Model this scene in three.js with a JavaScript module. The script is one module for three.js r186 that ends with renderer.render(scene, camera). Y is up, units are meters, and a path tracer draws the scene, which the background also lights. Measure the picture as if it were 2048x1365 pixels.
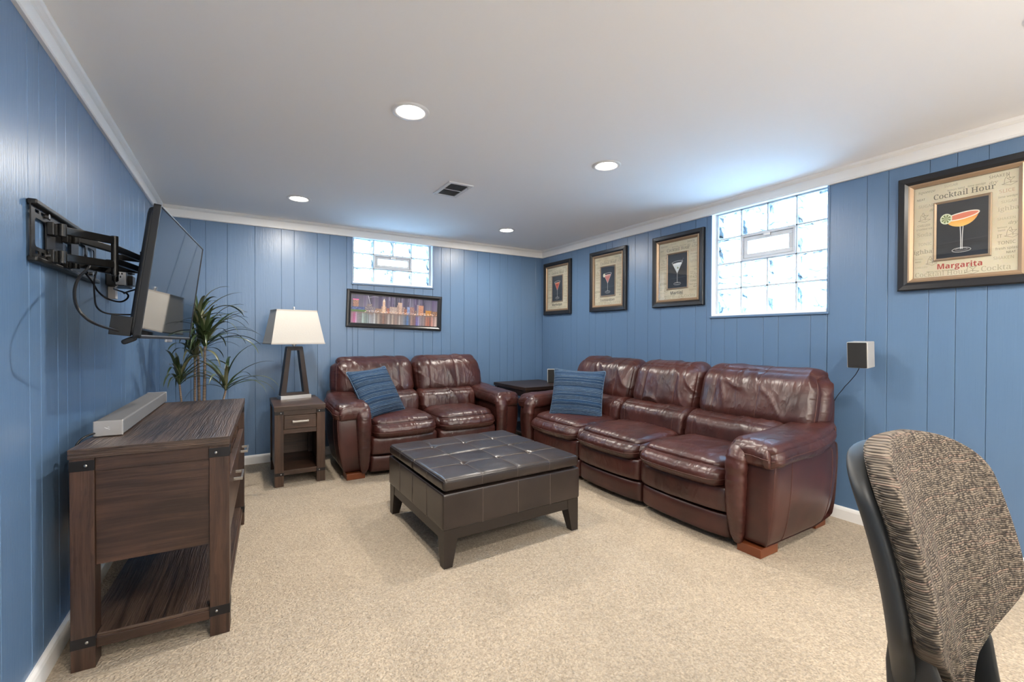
import * as THREE from 'three';
import { RoundedBoxGeometry } from 'three/addons/geometries/RoundedBoxGeometry.js';
import { ImprovedNoise } from 'three/addons/math/ImprovedNoise.js';
import { mergeGeometries, mergeVertices } from 'three/addons/utils/BufferGeometryUtils.js';
import { RectAreaLightUniformsLib } from 'three/addons/lights/RectAreaLightUniformsLib.js';

// ------------------------------------------------------------------ camera, sky, lights, exposure
const scene = new THREE.Scene();
const FOCAL = 890.08, W0 = 2048, H0 = 1365;
const camera = new THREE.PerspectiveCamera(2 * Math.atan(H0 / 2 / FOCAL) * 180 / Math.PI, W0 / H0, 0.05, 60);
camera.position.set(0, 1.15, 0);
camera.rotation.set(-0.01053, -0.54595, 0.00266, 'YXZ');
scene.add(camera);

const renderer = new THREE.WebGLRenderer({ antialias: true });
renderer.toneMapping = THREE.LinearToneMapping;
renderer.toneMappingExposure = 1.2;
renderer.shadowMap.enabled = true;
RectAreaLightUniformsLib.init();

// bright overcast daylight; the lamps are the white point, so the day outside reads blue
scene.background = new THREE.Color().setRGB(13.0, 22.5, 33.5);
const LAMP_POWER = 1550, LAMP_SIZE = 0.06, UPLIGHT = 32;                       // luminance of each recessed lamp's light
const LAMP_COLOR = new THREE.Color().setRGB(1.0, 0.93, 0.84);

// room, in metres; the camera stands over the origin and looks along -z, turned right
const XL = -0.575, XR = 3.247, ZB = -4.607, ZF = 3.0, CEIL = 2.222, CROWN = 2.13;
const CHAIR = { x: 1.249, z: -0.098, turn: -3.1, y: 0.37, h: 0.571, bz: -0.24, recline: 5.5 };
const LAMPS = [
  [0.692, -2.077], [1.957, -2.087], [0.386, -3.846], [2.288, -3.878],
  [0.386, -0.31], [2.288, -0.31], [0.692, 1.46], [1.957, 1.46],
];

// ------------------------------------------------------------------ helpers
const PI = Math.PI, rad = (d) => d * PI / 180;
const clamp = (x, a, b) => Math.min(b, Math.max(a, x)), mix = (a, b, t) => a + (b - a) * t;
const sstep = (a, b, x) => { const t = clamp((x - a) / (b - a), 0, 1); return t * t * (3 - 2 * t); };
const gauss = (x, s) => Math.exp(-(x * x) / (s * s));
function rng(seed) { let a = seed >>> 0; return () => { a = (a + 0x6d2b79f5) | 0; let t = Math.imul(a ^ (a >>> 15), 1 | a); t = (t + Math.imul(t ^ (t >>> 7), 61 | t)) ^ t; return ((t ^ (t >>> 14)) >>> 0) / 4294967296; }; }
const perlin = new ImprovedNoise();
const pn = (x, y, z) => perlin.noise(x + 57.3, y + 91.7, z + 33.1);
const ridge = (x, y, z) => 1 - Math.abs(pn(x, y, z)) * 2;

// tileable value noise, period p cells
function hash2(x, y, s) { let h = (Math.imul(x, 374761393) + Math.imul(y, 668265263) + Math.imul(s, 1274126177)) | 0; h = Math.imul(h ^ (h >>> 13), 1274126177); return ((h ^ (h >>> 16)) >>> 0) / 4294967296; }
function tnoise(u, v, px, py, s) {
  const x = u * px, y = v * py, ix = Math.floor(x), iy = Math.floor(y), fx = x - ix, fy = y - iy;
  const a = fx * fx * (3 - 2 * fx), b = fy * fy * (3 - 2 * fy), m = (i, p) => ((i % p) + p) % p;
  const h = (i, j) => hash2(m(ix + i, px), m(iy + j, py), s);
  return mix(mix(h(0, 0), h(1, 0), a), mix(h(0, 1), h(1, 1), a), b);
}
function tfbm(u, v, px, py, oct, s) { let t = 0, a = 0.5, n = 0; for (let o = 0; o < oct; o++) { t += a * tnoise(u, v, px << o, py << o, s + o * 17); n += a; a *= 0.5; } return t / n; }

const toS = (c) => (c <= 0.0031308 ? c * 12.92 : 1.055 * Math.pow(c, 1 / 2.4) - 0.055);
function dataTex(w, h, fn, { color = true, size = 1, sizeV = size, fine = false } = {}) {
  const d = fine ? new Float32Array(w * h * 4) : new Uint8Array(w * h * 4);
  for (let j = 0; j < h; j++) for (let i = 0; i < w; i++) {
    const c = fn((i + 0.5) / w, (j + 0.5) / h), k = (j * w + i) * 4;
    if (fine) { d[k] = d[k + 1] = d[k + 2] = c; d[k + 3] = 1; continue; }
    if (typeof c === 'number') d[k] = d[k + 1] = d[k + 2] = clamp(c * 255, 0, 255);
    else for (let q = 0; q < 3; q++) d[k + q] = clamp((color ? toS(Math.max(0, c[q])) : c[q]) * 255, 0, 255);
    d[k + 3] = 255;
  }
  const t = new THREE.DataTexture(d, w, h, THREE.RGBAFormat, fine ? THREE.FloatType : THREE.UnsignedByteType);
  t.wrapS = t.wrapT = THREE.RepeatWrapping; t.magFilter = THREE.LinearFilter; t.minFilter = THREE.LinearMipmapLinearFilter; t.generateMipmaps = true;
  t.repeat.set(1 / size, 1 / sizeV);
  if (color) t.colorSpace = THREE.SRGBColorSpace;
  t.needsUpdate = true;
  return t;
}
function std(r, g, b, rough = 0.6, extra = {}) {
  const m = new THREE.MeshPhysicalMaterial({ roughness: rough, ...extra });
  m.color.setRGB(r, g, b);
  return m;
}

// names and userData
const taken = new Map();
function numbered(name) { const n = taken.get(name) ?? 0; taken.set(name, n + 1); return n ? name + '_' + String(n).padStart(3, '0') : name; }
function lit(o) { o.castShadow = true; o.receiveShadow = true; return o; }
function part(name, geo, mat, parent, label) { const m = lit(new THREE.Mesh(geo, mat)); m.name = name; if (label) m.userData.label = label; parent.add(m); return m; }
function tag(o, label, category, group) { o.userData.label = label; o.userData.category = category; if (group) o.userData.group = group; return o; }
function thing(name, label, category, [x, y, z] = [0, 0, 0], turn = 0, group) {
  const o = new THREE.Group(); o.name = numbered(name); o.position.set(x, y, z); o.rotation.y = turn; scene.add(o);
  return tag(o, label, category, group);
}
function structure(name, label) { const o = new THREE.Group(); o.name = name; o.userData.kind = 'structure'; if (label) o.userData.label = label; scene.add(o); return o; }
function structMesh(name, geo, mat, label) { const m = lit(new THREE.Mesh(geo, mat)); m.name = name; m.userData.kind = 'structure'; if (label) m.userData.label = label; scene.add(m); return m; }

// uv in metres by the side each triangle faces; along = axis that carries u
function metreUV(g, along = 'x', off = 0, face = -1) {
  g = g.index ? g.toNonIndexed() : g;
  const p = g.attributes.position, uv = new Float32Array(p.count * 2), a = new THREE.Vector3(), b = new THREE.Vector3(), c = new THREE.Vector3();
  const ax = 'xyz'.indexOf(along);
  for (let i = 0; i < p.count; i += 3) {
    a.fromBufferAttribute(p, i); b.fromBufferAttribute(p, i + 1); c.fromBufferAttribute(p, i + 2);
    const n = b.clone().sub(a).cross(c.clone().sub(a)), q = [Math.abs(n.x), Math.abs(n.y), Math.abs(n.z)], k = face >= 0 ? face : q.indexOf(Math.max(...q));
    const ua = k === ax ? (k + 1) % 3 : ax, va = [0, 1, 2].find((t) => t !== k && t !== ua);
    [a, b, c].forEach((w, j) => { uv[(i + j) * 2] = w.getComponent(ua) + off; uv[(i + j) * 2 + 1] = w.getComponent(va) + off * 1.7; });
  }
  g.setAttribute('uv', new THREE.BufferAttribute(uv, 2));
  return g;
}
let uvShift = 0;
// box with small rounded edges whose low corner / high corner are given
function boxG(x0, y0, z0, x1, y1, z1, { r = 0.002, along = 'x', seg = 2 } = {}) {
  const w = x1 - x0, h = y1 - y0, d = z1 - z0;
  const g = r > 0 ? new RoundedBoxGeometry(w, h, d, seg, Math.min(r, w / 2.02, h / 2.02, d / 2.02)) : new THREE.BoxGeometry(w, h, d);
  g.translate((x0 + x1) / 2, (y0 + y1) / 2, (z0 + z1) / 2);
  uvShift = (uvShift + 0.377) % 3;
  return metreUV(g, along, uvShift);
}
const merged = (...gs) => mergeGeometries(gs.flat().map((g) => { g = g.index ? g.toNonIndexed() : g; for (const k of Object.keys(g.attributes)) if (!['position', 'normal', 'uv'].includes(k)) g.deleteAttribute(k); return g; }));
// soft box: dense rounded box bent by deform(p, t); t = side parameters -1..1
function puff({ w, h, d, rx = 0.05, ry = rx, rz = rx, seg = [24, 10, 24], deform, along = 'x', rough, face = -1 }) {
  let g = new THREE.BoxGeometry(2, 2, 2, ...seg);
  g.deleteAttribute('uv'); g.deleteAttribute('normal');
  g = mergeVertices(g, 1e-5);
  const H = [w / 2, h / 2, d / 2], R = [Math.min(rx, w / 2 * 0.999), Math.min(ry, h / 2 * 0.999), Math.min(rz, d / 2 * 0.999)];
  const map = (tx, ty, tz) => {
    const t = [tx, ty, tz], s = t.map((q, i) => Math.sin(q * PI / 2) * H[i]), n = s.map((q, i) => clamp(q, -(H[i] - R[i]), H[i] - R[i]));
    let e = s.map((q, i) => (q - n[i]) / R[i]); const l = Math.hypot(...e) || 1; e = e.map((q) => q / l);
    const p = new THREE.Vector3(...n.map((q, i) => q + e[i] * R[i]));
    const dir = new THREE.Vector3(e[0] / R[0], e[1] / R[1], e[2] / R[2]).normalize();
    if (rough) p.addScaledVector(dir, rough(p, dir, t));
    if (deform) deform(p, t, dir);
    return p;
  };
  const q = g.attributes.position;
  for (let i = 0; i < q.count; i++) { const p = map(q.getX(i), q.getY(i), q.getZ(i)); q.setXYZ(i, p.x, p.y, p.z); }
  g.computeVertexNormals();
  g = metreUV(g, along, (uvShift = (uvShift + 0.29) % 2), face);
  g.userData = {};
  g.map3 = map;
  return g;
}
function tubeG(points, r = 0.003, seg = 40, sides = 6, closed = false) {
  const c = new THREE.CatmullRomCurve3(points.map((p) => (p.isVector3 ? p : new THREE.Vector3(...p))), closed, 'catmullrom', 0.5);
  return new THREE.TubeGeometry(c, seg, r, sides, closed);
}
// swept section: frames[i] = {p, a, b} centre and two half-axis vectors; superellipse power e
function sweepG(frames, n = 20, e = 2.6, cap = true) {
  const pos = [], idx = [], V = (v) => (v.isVector3 ? v : new THREE.Vector3(...v));
  for (const f of frames) for (let k = 0; k < n; k++) {
    const t = k / n * 2 * PI, c = Math.cos(t), s = Math.sin(t), x = Math.sign(c) * Math.abs(c) ** (2 / e), y = Math.sign(s) * Math.abs(s) ** (2 / e);
    const p = V(f.p).clone().addScaledVector(V(f.a), x).addScaledVector(V(f.b), y); pos.push(p.x, p.y, p.z);
  }
  for (let i = 0; i + 1 < frames.length; i++) for (let k = 0; k < n; k++) { const a = i * n + k, b = i * n + (k + 1) % n; idx.push(a, b, a + n, b, b + n, a + n); }
  if (cap) for (const [i, flip] of [[0, 1], [frames.length - 1, 0]]) {
    const c = pos.length / 3, p = V(frames[i].p); pos.push(p.x, p.y, p.z);
    for (let k = 0; k < n; k++) { const a = i * n + k, b = i * n + (k + 1) % n; if (flip) idx.push(c, b, a); else idx.push(c, a, b); }
  }
  let g = new THREE.BufferGeometry();
  g.setAttribute('position', new THREE.Float32BufferAttribute(pos, 3)); g.setIndex(idx); g.computeVertexNormals();
  // make it face outwards whatever way the axes turn
  const q = g.attributes.position, A = new THREE.Vector3(), B = new THREE.Vector3(), C = new THREE.Vector3(); let vol = 0;
  for (let i = 0; i < idx.length; i += 3) { A.fromBufferAttribute(q, idx[i]); B.fromBufferAttribute(q, idx[i + 1]); C.fromBufferAttribute(q, idx[i + 2]); vol += A.dot(B.cross(C)); }
  if (vol < 0) { const r = []; for (let i = 0; i < idx.length; i += 3) r.push(idx[i], idx[i + 2], idx[i + 1]); g.setIndex(r); g.computeVertexNormals(); }
  return metreUV(g, 'y');
}
const spun = (g, axis, ang) => g[{ x: 'rotateX', y: 'rotateY', z: 'rotateZ' }[axis]](ang);

// ------------------------------------------------------------------ materials
const woodBumpTex = dataTex(1024, 512, (u, v) => {
  const w = v + 0.05 * tfbm(u, v, 3, 2, 2, 5);
  return 0.55 * tfbm(u, w, 6, 90, 3, 1) + 0.3 * tnoise(u, w, 12, 256, 9) + 0.15 * tfbm(u, v, 40, 160, 2, 3);
}, { color: false, size: 0.9, sizeV: 0.45 });
function woodTex(c0, c1, seed, streak = 0.5) {
  return dataTex(1024, 512, (u, v) => {
    const w = v + 0.08 * tfbm(u, v, 3, 2, 3, seed + 4);
    let t = streak * tfbm(u, w, 4, 46, 4, seed) + (1 - streak) * tfbm(u, v, 3, 5, 3, seed + 8);
    const pore = sstep(0.72, 0.86, tnoise(u, w, 24, 200, seed + 2));
    t = clamp((t - 0.3) * 2.4, 0, 1) * (1 - 0.5 * pore);
    return [0, 1, 2].map((i) => mix(c0[i], c1[i], t));
  }, { size: 0.9, sizeV: 0.45 });
}
const woodMat = (c0, c1, seed, rough, bump = 0.0006, extra = {}) => std(1, 1, 1, rough, { map: woodTex(c0, c1, seed), bumpMap: woodBumpTex, bumpScale: bump, ...extra });
const MAT = {};
MAT.wood = woodMat([0.026, 0.0125, 0.0080], [0.080, 0.040, 0.025], 11, 0.42);
MAT.woodTop = woodMat([0.018, 0.010, 0.0070], [0.110, 0.070, 0.050], 23, 0.33, 0.0045);
MAT.woodLamp = woodMat([0.016, 0.009, 0.007], [0.040, 0.021, 0.014], 31, 0.42);
MAT.woodNight = woodMat([0.030, 0.015, 0.009], [0.085, 0.043, 0.026], 37, 0.40);
MAT.strap = std(0.012, 0.011, 0.012, 0.45, { metalness: 0.4 });
MAT.steel = std(0.42, 0.41, 0.40, 0.3, { metalness: 1 });
MAT.silver = std(0.62, 0.61, 0.60, 0.35, { metalness: 0.9 });
MAT.blackMetal = std(0.012, 0.012, 0.012, 0.38, { metalness: 0.3 });
MAT.blackPlastic = std(0.0055, 0.006, 0.0075, 0.45);
MAT.rubber = std(0.004, 0.004, 0.005, 0.42);
MAT.white = std(0.87, 0.86, 0.84, 0.45);
MAT.whitePlastic = std(0.75, 0.74, 0.72, 0.4);
MAT.ceiling = std(0.92, 0.91, 0.895, 0.9);
MAT.screen = std(0.004, 0.005, 0.006, 0.035, { specularIntensity: 1, ior: 2.6 });

// painted panelling: fine vertical grain under semi-gloss paint
const paintBump = dataTex(512, 1024, (u, v) => 0.6 * tfbm(u, v, 90, 5, 3, 71) + 0.4 * tfbm(u, v, 30, 24, 3, 77), { color: false, size: 0.35, sizeV: 0.9, fine: true });
MAT.wall = std(0.100, 0.178, 0.300, 0.36, { bumpMap: paintBump, bumpScale: 0.0007, ior: 1.6 });

// carpet: short twisted pile; grain as colour and relief, brushed patches as broad tone
const carpetTex = dataTex(1024, 1024, (u, v) => {
  const g = tnoise(u, v, 320, 320, 41) * 0.6 + tnoise(u, v, 170, 170, 43) * 0.4, m = tfbm(u, v, 7, 5, 4, 47);
  const t = 0.68 + 0.5 * (g - 0.5) + 0.16 * (m - 0.5);
  return [0.715 * t, 0.588 * t, 0.437 * t].map((c) => c * 0.82);
}, { size: 1.3 });
const carpetBump = dataTex(1024, 1024, (u, v) => tnoise(u, v, 300, 300, 41) * 0.6 + tnoise(u, v, 140, 140, 43) * 0.4, { color: false, size: 1.3 });
MAT.carpet = std(1, 1, 1, 0.95, { map: carpetTex, bumpMap: carpetBump, bumpScale: 0.006, sheen: 0.25, sheenRoughness: 0.6 });
MAT.carpet.sheenColor.setRGB(0.9, 0.8, 0.65);

// leather
const leatherBump = dataTex(1024, 1024, (u, v) => {
  const wu = u + 0.10 * (tfbm(u, v, 3, 3, 2, 61) - 0.5), wv = v + 0.10 * (tfbm(u, v, 3, 3, 2, 65) - 0.5);
  const crease = (a, b, s) => 1 - Math.abs(tfbm(wu, wv, a, b, 2, s) - 0.5) * 2;
  return 0.55 * Math.pow(crease(9, 4, 53), 2.5) + 0.22 * Math.pow(crease(18, 9, 57), 2) + 0.1 * tfbm(wu, wv, 5, 5, 2, 69);
}, { color: false, size: 0.42, fine: true });
const leatherTex = (a, b, seed) => dataTex(512, 512, (u, v) => { const t = clamp((tfbm(u, v, 4, 4, 5, seed) - 0.3) * 2.2, 0, 1); return [0, 1, 2].map((i) => mix(a[i], b[i], t)); }, { size: 0.6 });
const leatherRough = dataTex(256, 256, (u, v) => { const t = tfbm(u, v, 6, 6, 4, 83); return [1, 0.88 + 0.24 * t, 1]; }, { color: false, size: 0.5 });
MAT.leather = std(1, 1, 1, 0.37, { map: leatherTex([0.029, 0.0074, 0.0060], [0.060, 0.0160, 0.0122], 91), roughnessMap: leatherRough, bumpMap: leatherBump, bumpScale: 0.0032, ior: 1.6 });
MAT.leatherFlat = std(1, 1, 1, 0.38, { map: MAT.leather.map, ior: 1.55 });
MAT.seam = std(0.075, 0.028, 0.022, 0.42);
MAT.ottoman = std(1, 1, 1, 0.28, { map: leatherTex([0.020, 0.0135, 0.0115], [0.034, 0.024, 0.020], 93), ior: 1.55 });
MAT.ottomanSeam = std(0.15, 0.12, 0.10, 0.4);
MAT.ottomanWood = std(0.020, 0.014, 0.011, 0.38);
MAT.foot = std(0.16, 0.043, 0.014, 0.35, { bumpMap: woodBumpTex, bumpScale: 0.0003 });

// ------------------------------------------------------------------ the room
// wall coordinates: a along the wall, n out of the wall into the room, y up
const WALL = {
  left: (a, n, y) => [XL + n, y, a], right: (a, n, y) => [XR - n, y, a],
  back: (a, n, y) => [a, y, ZB + n], front: (a, n, y) => [a, y, ZF - n],
};
function solid(tri, uvs) {                   // flat triangles, turned to face outwards
  let vol = 0;
  const A = new THREE.Vector3(), B = new THREE.Vector3(), C = new THREE.Vector3();
  for (let i = 0; i < tri.length; i += 3) { A.set(...tri[i]); B.set(...tri[i + 1]); C.set(...tri[i + 2]); vol += A.dot(B.cross(C)); }
  if (vol < 0) for (let i = 0; i < tri.length; i += 3) { [tri[i + 1], tri[i + 2]] = [tri[i + 2], tri[i + 1]]; if (uvs) [uvs[i + 1], uvs[i + 2]] = [uvs[i + 2], uvs[i + 1]]; }
  const g = new THREE.BufferGeometry();
  g.setAttribute('position', new THREE.Float32BufferAttribute(tri.flat(), 3));
  if (uvs) g.setAttribute('uv', new THREE.Float32BufferAttribute(uvs.flat(), 2));
  g.computeVertexNormals();
  return uvs ? g : metreUV(g);
}
// polygon (points [p, q]) swept from s0 to s1; put(p, q, s) places it
function prism(poly, s0, s1, put, uvOf) {
  const tri = [], uv = [], n = poly.length;
  const push = (...l) => { for (const [p, q, s] of l) { tri.push(put(p, q, s)); uv.push(uvOf ? uvOf(p, q, s) : [p + q, s]); } };
  for (let i = 0; i < n; i++) { const a = poly[i], b = poly[(i + 1) % n]; push([...a, s0], [...b, s0], [...b, s1]); push([...a, s0], [...b, s1], [...a, s1]); }
  for (let i = 1; i + 1 < n; i++) { push([...poly[0], s0], [...poly[i + 1], s0], [...poly[i], s0]); push([...poly[0], s1], [...poly[i], s1], [...poly[i + 1], s1]); }
  return solid(tri, uv);
}
const wallBox = (side, a0, a1, y0, y1, n0, n1) => { const A = WALL[side](a0, n0, y0), B = WALL[side](a1, n1, y1); return boxG(...A.map((v, i) => Math.min(v, B[i])), ...A.map((v, i) => Math.max(v, B[i])), { r: 0, along: 'y' }); };

const T = 0.008, GAP = 0.0009;               // plank thickness, half the groove
function plankGeo(side, a0, a1, y0, y1) {
  const c = 0.0014;
  const poly = [[a0 + GAP, -T], [a0 + GAP, -c], [a0 + GAP + c, 0], [a1 - GAP - c, 0], [a1 - GAP, -c], [a1 - GAP, -T]];
  return prism(poly, y0, y1, (a, n, y) => WALL[side](a, n, y), (a, n, y) => [a + n, y]);
}
const OPEN = {                               // window openings in the walls: a0, a1, y0, y1
  back: [0.943, 1.785, 1.674, CROWN + 0.012],
  right: [-2.243, -1.408, 1.312, CROWN + 0.012],
};
const PLANKS = {
  left: [ZB, -4.5, -4.398, -4.24, -4.137, -3.98, -3.768, -3.604, -3.503, -3.354, -3.255, -3.033, -2.934, -2.725, -2.513, -2.358, -2.255, -2.094, -2.0, -1.79, -1.58, -1.48, -1.27, -1.17, -1.01, -0.91, -0.75, -0.54, -0.33, -0.23, -0.02, 0.19, 0.4, 0.61, 0.82, 1.03, 1.24, 1.45, 1.66, 1.87, 2.08, 2.29, ZF],
  back: [XL, -0.47, -0.367, -0.261, -0.105, 0.104, 0.315, 0.421, 0.621, 0.733, 0.889, 0.994, 1.153, 1.359, 1.574, 1.674, 1.885, 1.99, 2.16, 2.331, 2.49, 2.63, 2.735, 2.826, 2.934, 3.141, XR],
  right: [ZB, -4.45, -4.29, -4.19, -4.03, -3.93, -3.72, -3.62, -3.46, -3.372, -3.16, -3.059, -2.9, -2.753, -2.544, -2.39, -2.286, -2.127, -2.023, -1.821, -1.715, -1.507, -1.406, -1.198, -1.093, -0.91, -0.80, -0.683, -0.53, -0.42, -0.21, 0, 0.21, 0.42, 0.63, 0.84, 1.05, 1.26, 1.47, 1.68, 1.89, 2.1, 2.31, ZF],
};
const THICK = 0.22;
for (const side of ['left', 'back', 'right']) {
  const w = structure('wall_' + side, 'blue painted wall of vertical grooved panelling'), cuts = PLANKS[side], o = OPEN[side];
  const a0 = cuts[0] - (side === 'back' ? THICK : 0), a1 = cuts[cuts.length - 1] + (side === 'back' ? THICK : 0);
  const slabs = o ? [[a0, o[0], 0, CEIL], [o[1], a1, 0, CEIL], [o[0], o[1], 0, o[2]], [o[0], o[1], o[3], CEIL]] : [[a0, a1, 0, CEIL]];
  part('backing', merged(slabs.map(([p, q, r, s]) => wallBox(side, p, q, r, s, -THICK, -T))), MAT.wall, w);
  for (let i = 0; i + 1 < cuts.length; i++) {
    let spans = [[cuts[i], cuts[i + 1], 0.0, CEIL]];
    if (o) spans = spans.flatMap(([p, q, r, s]) => {
      if (q <= o[0] + 1e-6 || p >= o[1] - 1e-6) return [[p, q, r, s]];
      const l = [];
      if (p < o[0] - 0.012) l.push([p, o[0], r, s]);
      if (q > o[1] + 0.012) l.push([o[1], q, r, s]);
      l.push([Math.max(p, o[0]), Math.min(q, o[1]), r, o[2]], [Math.max(p, o[0]), Math.min(q, o[1]), o[3], s]);
      return l;
    }).filter(([p, q]) => q - p > 0.012);
    for (const s of spans) part('plank', plankGeo(side, ...s), MAT.wall, w);
  }
}
structMesh('wall_front', wallBox('front', XL - THICK, XR + THICK, 0, CEIL, -THICK, 0), std(0.78, 0.77, 0.74, 0.6), 'white painted wall behind the camera');
structMesh('floor', boxG(XL - THICK, -0.15, ZB - THICK, XR + THICK, 0, ZF + THICK, { r: 0 }), MAT.carpet, 'beige cut pile carpet');
structMesh('ceiling', boxG(XL - THICK, CEIL, ZB - THICK, XR + THICK, CEIL + 0.15, ZF + THICK, { r: 0 }), MAT.ceiling, 'smooth white ceiling');

// white crown trim and baseboards, mitred by running into each other
const crownPoly = [[0, CROWN], [0.013, CROWN], [0.018, CROWN + 0.004], [0.018, CROWN + 0.008], [0.014, CROWN + 0.013], [0.0125, CROWN + 0.066], [0.020, CROWN + 0.070], [0.030, CROWN + 0.078], [0.034, CROWN + 0.086], [0.034, CEIL], [0, CEIL]];
const basePoly = [[0, 0], [0.015, 0], [0.015, 0.060], [0.012, 0.071], [0.006, 0.079], [0, 0.079]];
const SPAN = { left: [ZB, ZF], right: [ZB, ZF], back: [XL, XR], front: [XL, XR] };
let trimN = 0;
for (const side of ['left', 'back', 'right', 'front']) {
  const put = (n, y, a) => WALL[side](a, n, y);
  structMesh('trim_' + (++trimN), prism(crownPoly, ...SPAN[side], put), MAT.white, 'white crown moulding along the ceiling');
  structMesh('baseboard_' + side, prism(basePoly, ...SPAN[side], put), MAT.white, 'low white baseboard');
}

// glass block windows
const waveTex = dataTex(512, 512, (u, v) => { const w = tfbm(u, v, 3, 3, 3, 101); return [1, 0.30 + 0.55 * sstep(0.35, 0.72, 0.5 + 0.5 * Math.sin(2 * PI * (2 * u + 3 * v) + 9 * w) * (0.6 + 0.4 * w)), 1]; }, { color: false, size: 0.37 });
const swirlTex = dataTex(512, 512, (u, v) => { const w = tfbm(u, v, 3, 3, 3, 105), w2 = tfbm(u, v, 4, 4, 2, 107), k = Math.pow(1 - Math.abs(Math.sin(PI * (3 * u + 2 * v) + 8 * w)), 1.6) * sstep(0.40, 0.55, w2), e = Math.pow(1 - Math.abs(2 * tfbm(u, v, 8, 8, 2, 109) - 1), 6) * sstep(0.55, 0.40, w2); const t = clamp(k + 0.8 * e, 0, 1); return [mix(0.85, 0.055, t), mix(0.88, 0.05, t), mix(0.90, 0.048, t)]; }, { size: 0.37 });
MAT.glassBlock = std(1, 1, 1, 0.95, { map: swirlTex, transmission: 1, thickness: 0, roughnessMap: waveTex, ior: 1.5 });
MAT.glassBlock2 = MAT.glassBlock.clone();
MAT.mortar = std(0.50, 0.53, 0.56, 0.7);
MAT.ventFrame = std(0.62, 0.65, 0.68, 0.5);
MAT.jamb = std(0.86, 0.87, 0.87, 0.5);
MAT.pane = std(0.95, 0.97, 0.97, 0.05, { transmission: 1, thickness: 0, ior: 1.5 });
function glassWindow(name, side, o, rows, bw, bh, vent, label) {
  const w = structure(name, label), [a0, a1, y0, y1] = o, IN = -0.055, OUT = -0.135;
  const box = (p, q, r, s, n0, n1, rr = 0) => { const A = WALL[side](p, n0, r), B = WALL[side](q, n1, s); return boxG(...A.map((v, i) => Math.min(v, B[i])), ...A.map((v, i) => Math.max(v, B[i])), { r: rr }); };
  const j = 0.004;                           // white lining of the opening
  part('jamb', merged(box(a0, a0 + j, y0, y1, -THICK, 0), box(a1 - j, a1, y0, y1, -THICK, 0), box(a0, a1, y0, y0 + 0.022, -THICK, -0.002), box(a0, a1, y1 - j, y1, -THICK, 0)), MAT.jamb, w, 'white lining');
  part('sill', box(a0 - 0.012, a1 + 0.012, y0 - 0.012, y0 + 0.004, -0.004, 0.012, 0.003), MAT.wall, w, 'blue painted sill strip');
  part('side_trim', merged(box(a1 - 0.002, a1 + 0.012, y0, CROWN, -0.004, 0.006, 0.002), box(a0 - 0.010, a0 + 0.002, y0, CROWN, -0.004, 0.003, 0.001)), MAT.wall, w, 'blue painted edge strip');
  const ca = (a0 + a1) / 2, A0 = ca - 2 * bw, Y0 = y0 + 0.020, m = 0.005;
  for (let r = 0; r < rows; r++) for (let c = 0; c < 4; c++) {
    if (vent && r === vent && (c === 1 || c === 2)) continue;
    const top = Math.min(Y0 + (r + 1) * bh - m, y1 - 0.006);
    part('glass_block', box(A0 + c * bw + m, A0 + (c + 1) * bw - m, Y0 + r * bh + m, top, OUT, IN, 0.012), MAT.glassBlock, w);
  }
  const bars = [];
  for (let c = 0; c <= 4; c++) { const p = A0 + c * bw; if (c === 2) bars.push(box(p - m, p + m, Y0, Y0 + vent * bh, OUT, IN + 0.001), box(p - m, p + m, Y0 + (vent + 1) * bh, y1, OUT, IN + 0.001)); else bars.push(box(p - m, p + m, Y0, y1, OUT, IN + 0.001)); }
  for (let r = 0; r <= rows; r++) { const q = Y0 + r * bh; bars.push(box(A0, A0 + 4 * bw, q - m, q + m, OUT, IN + 0.001)); }
  if (A0 > a0 + 0.004) bars.push(box(a0, A0 - m, y0, y1, OUT, IN + 0.001), box(A0 + 4 * bw + m, a1, y0, y1, OUT, IN + 0.001));
  part('mortar', merged(bars), MAT.mortar, w);
  // little hopper vent in the middle
  const p = A0 + bw, q = A0 + 3 * bw, r = Y0 + vent * bh, s = r + bh, ring = (e, f, n0, n1) => merged(box(p + e, q - e, r + e, r + f, n0, n1, 0.002), box(p + e, q - e, s - f, s - e, n0, n1, 0.002), box(p + e, p + f, r + f, s - f, n0, n1, 0.002), box(q - f, q - e, r + f, s - f, n0, n1, 0.002));
  const k = bh / 0.2;
  const fr = part('vent_frame', ring(0.002, 0.018, OUT, IN + 0.012), MAT.ventFrame, w, 'grey hopper vent frame');
  part('sash', ring(0.021, 0.021 + 0.030 * k, OUT + 0.01, IN + 0.004), MAT.ventFrame, fr);
  part('pane', box(p + 0.045, q - 0.045, r + 0.04 * k, s - 0.04 * k, -0.10, -0.094), MAT.pane, fr);
  part('latch', box(ca - 0.025, ca + 0.025, s - 0.036, s - 0.016, IN, IN + 0.016, 0.003), MAT.silver, fr);
}
glassWindow('window_1', 'right', OPEN.right, 4, 0.2, 0.2, 2, 'large glass block window high in the right wall');
glassWindow('window_2', 'back', OPEN.back, 3, 0.2, 0.148, 1, 'small glass block window high in the back wall');

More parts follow.
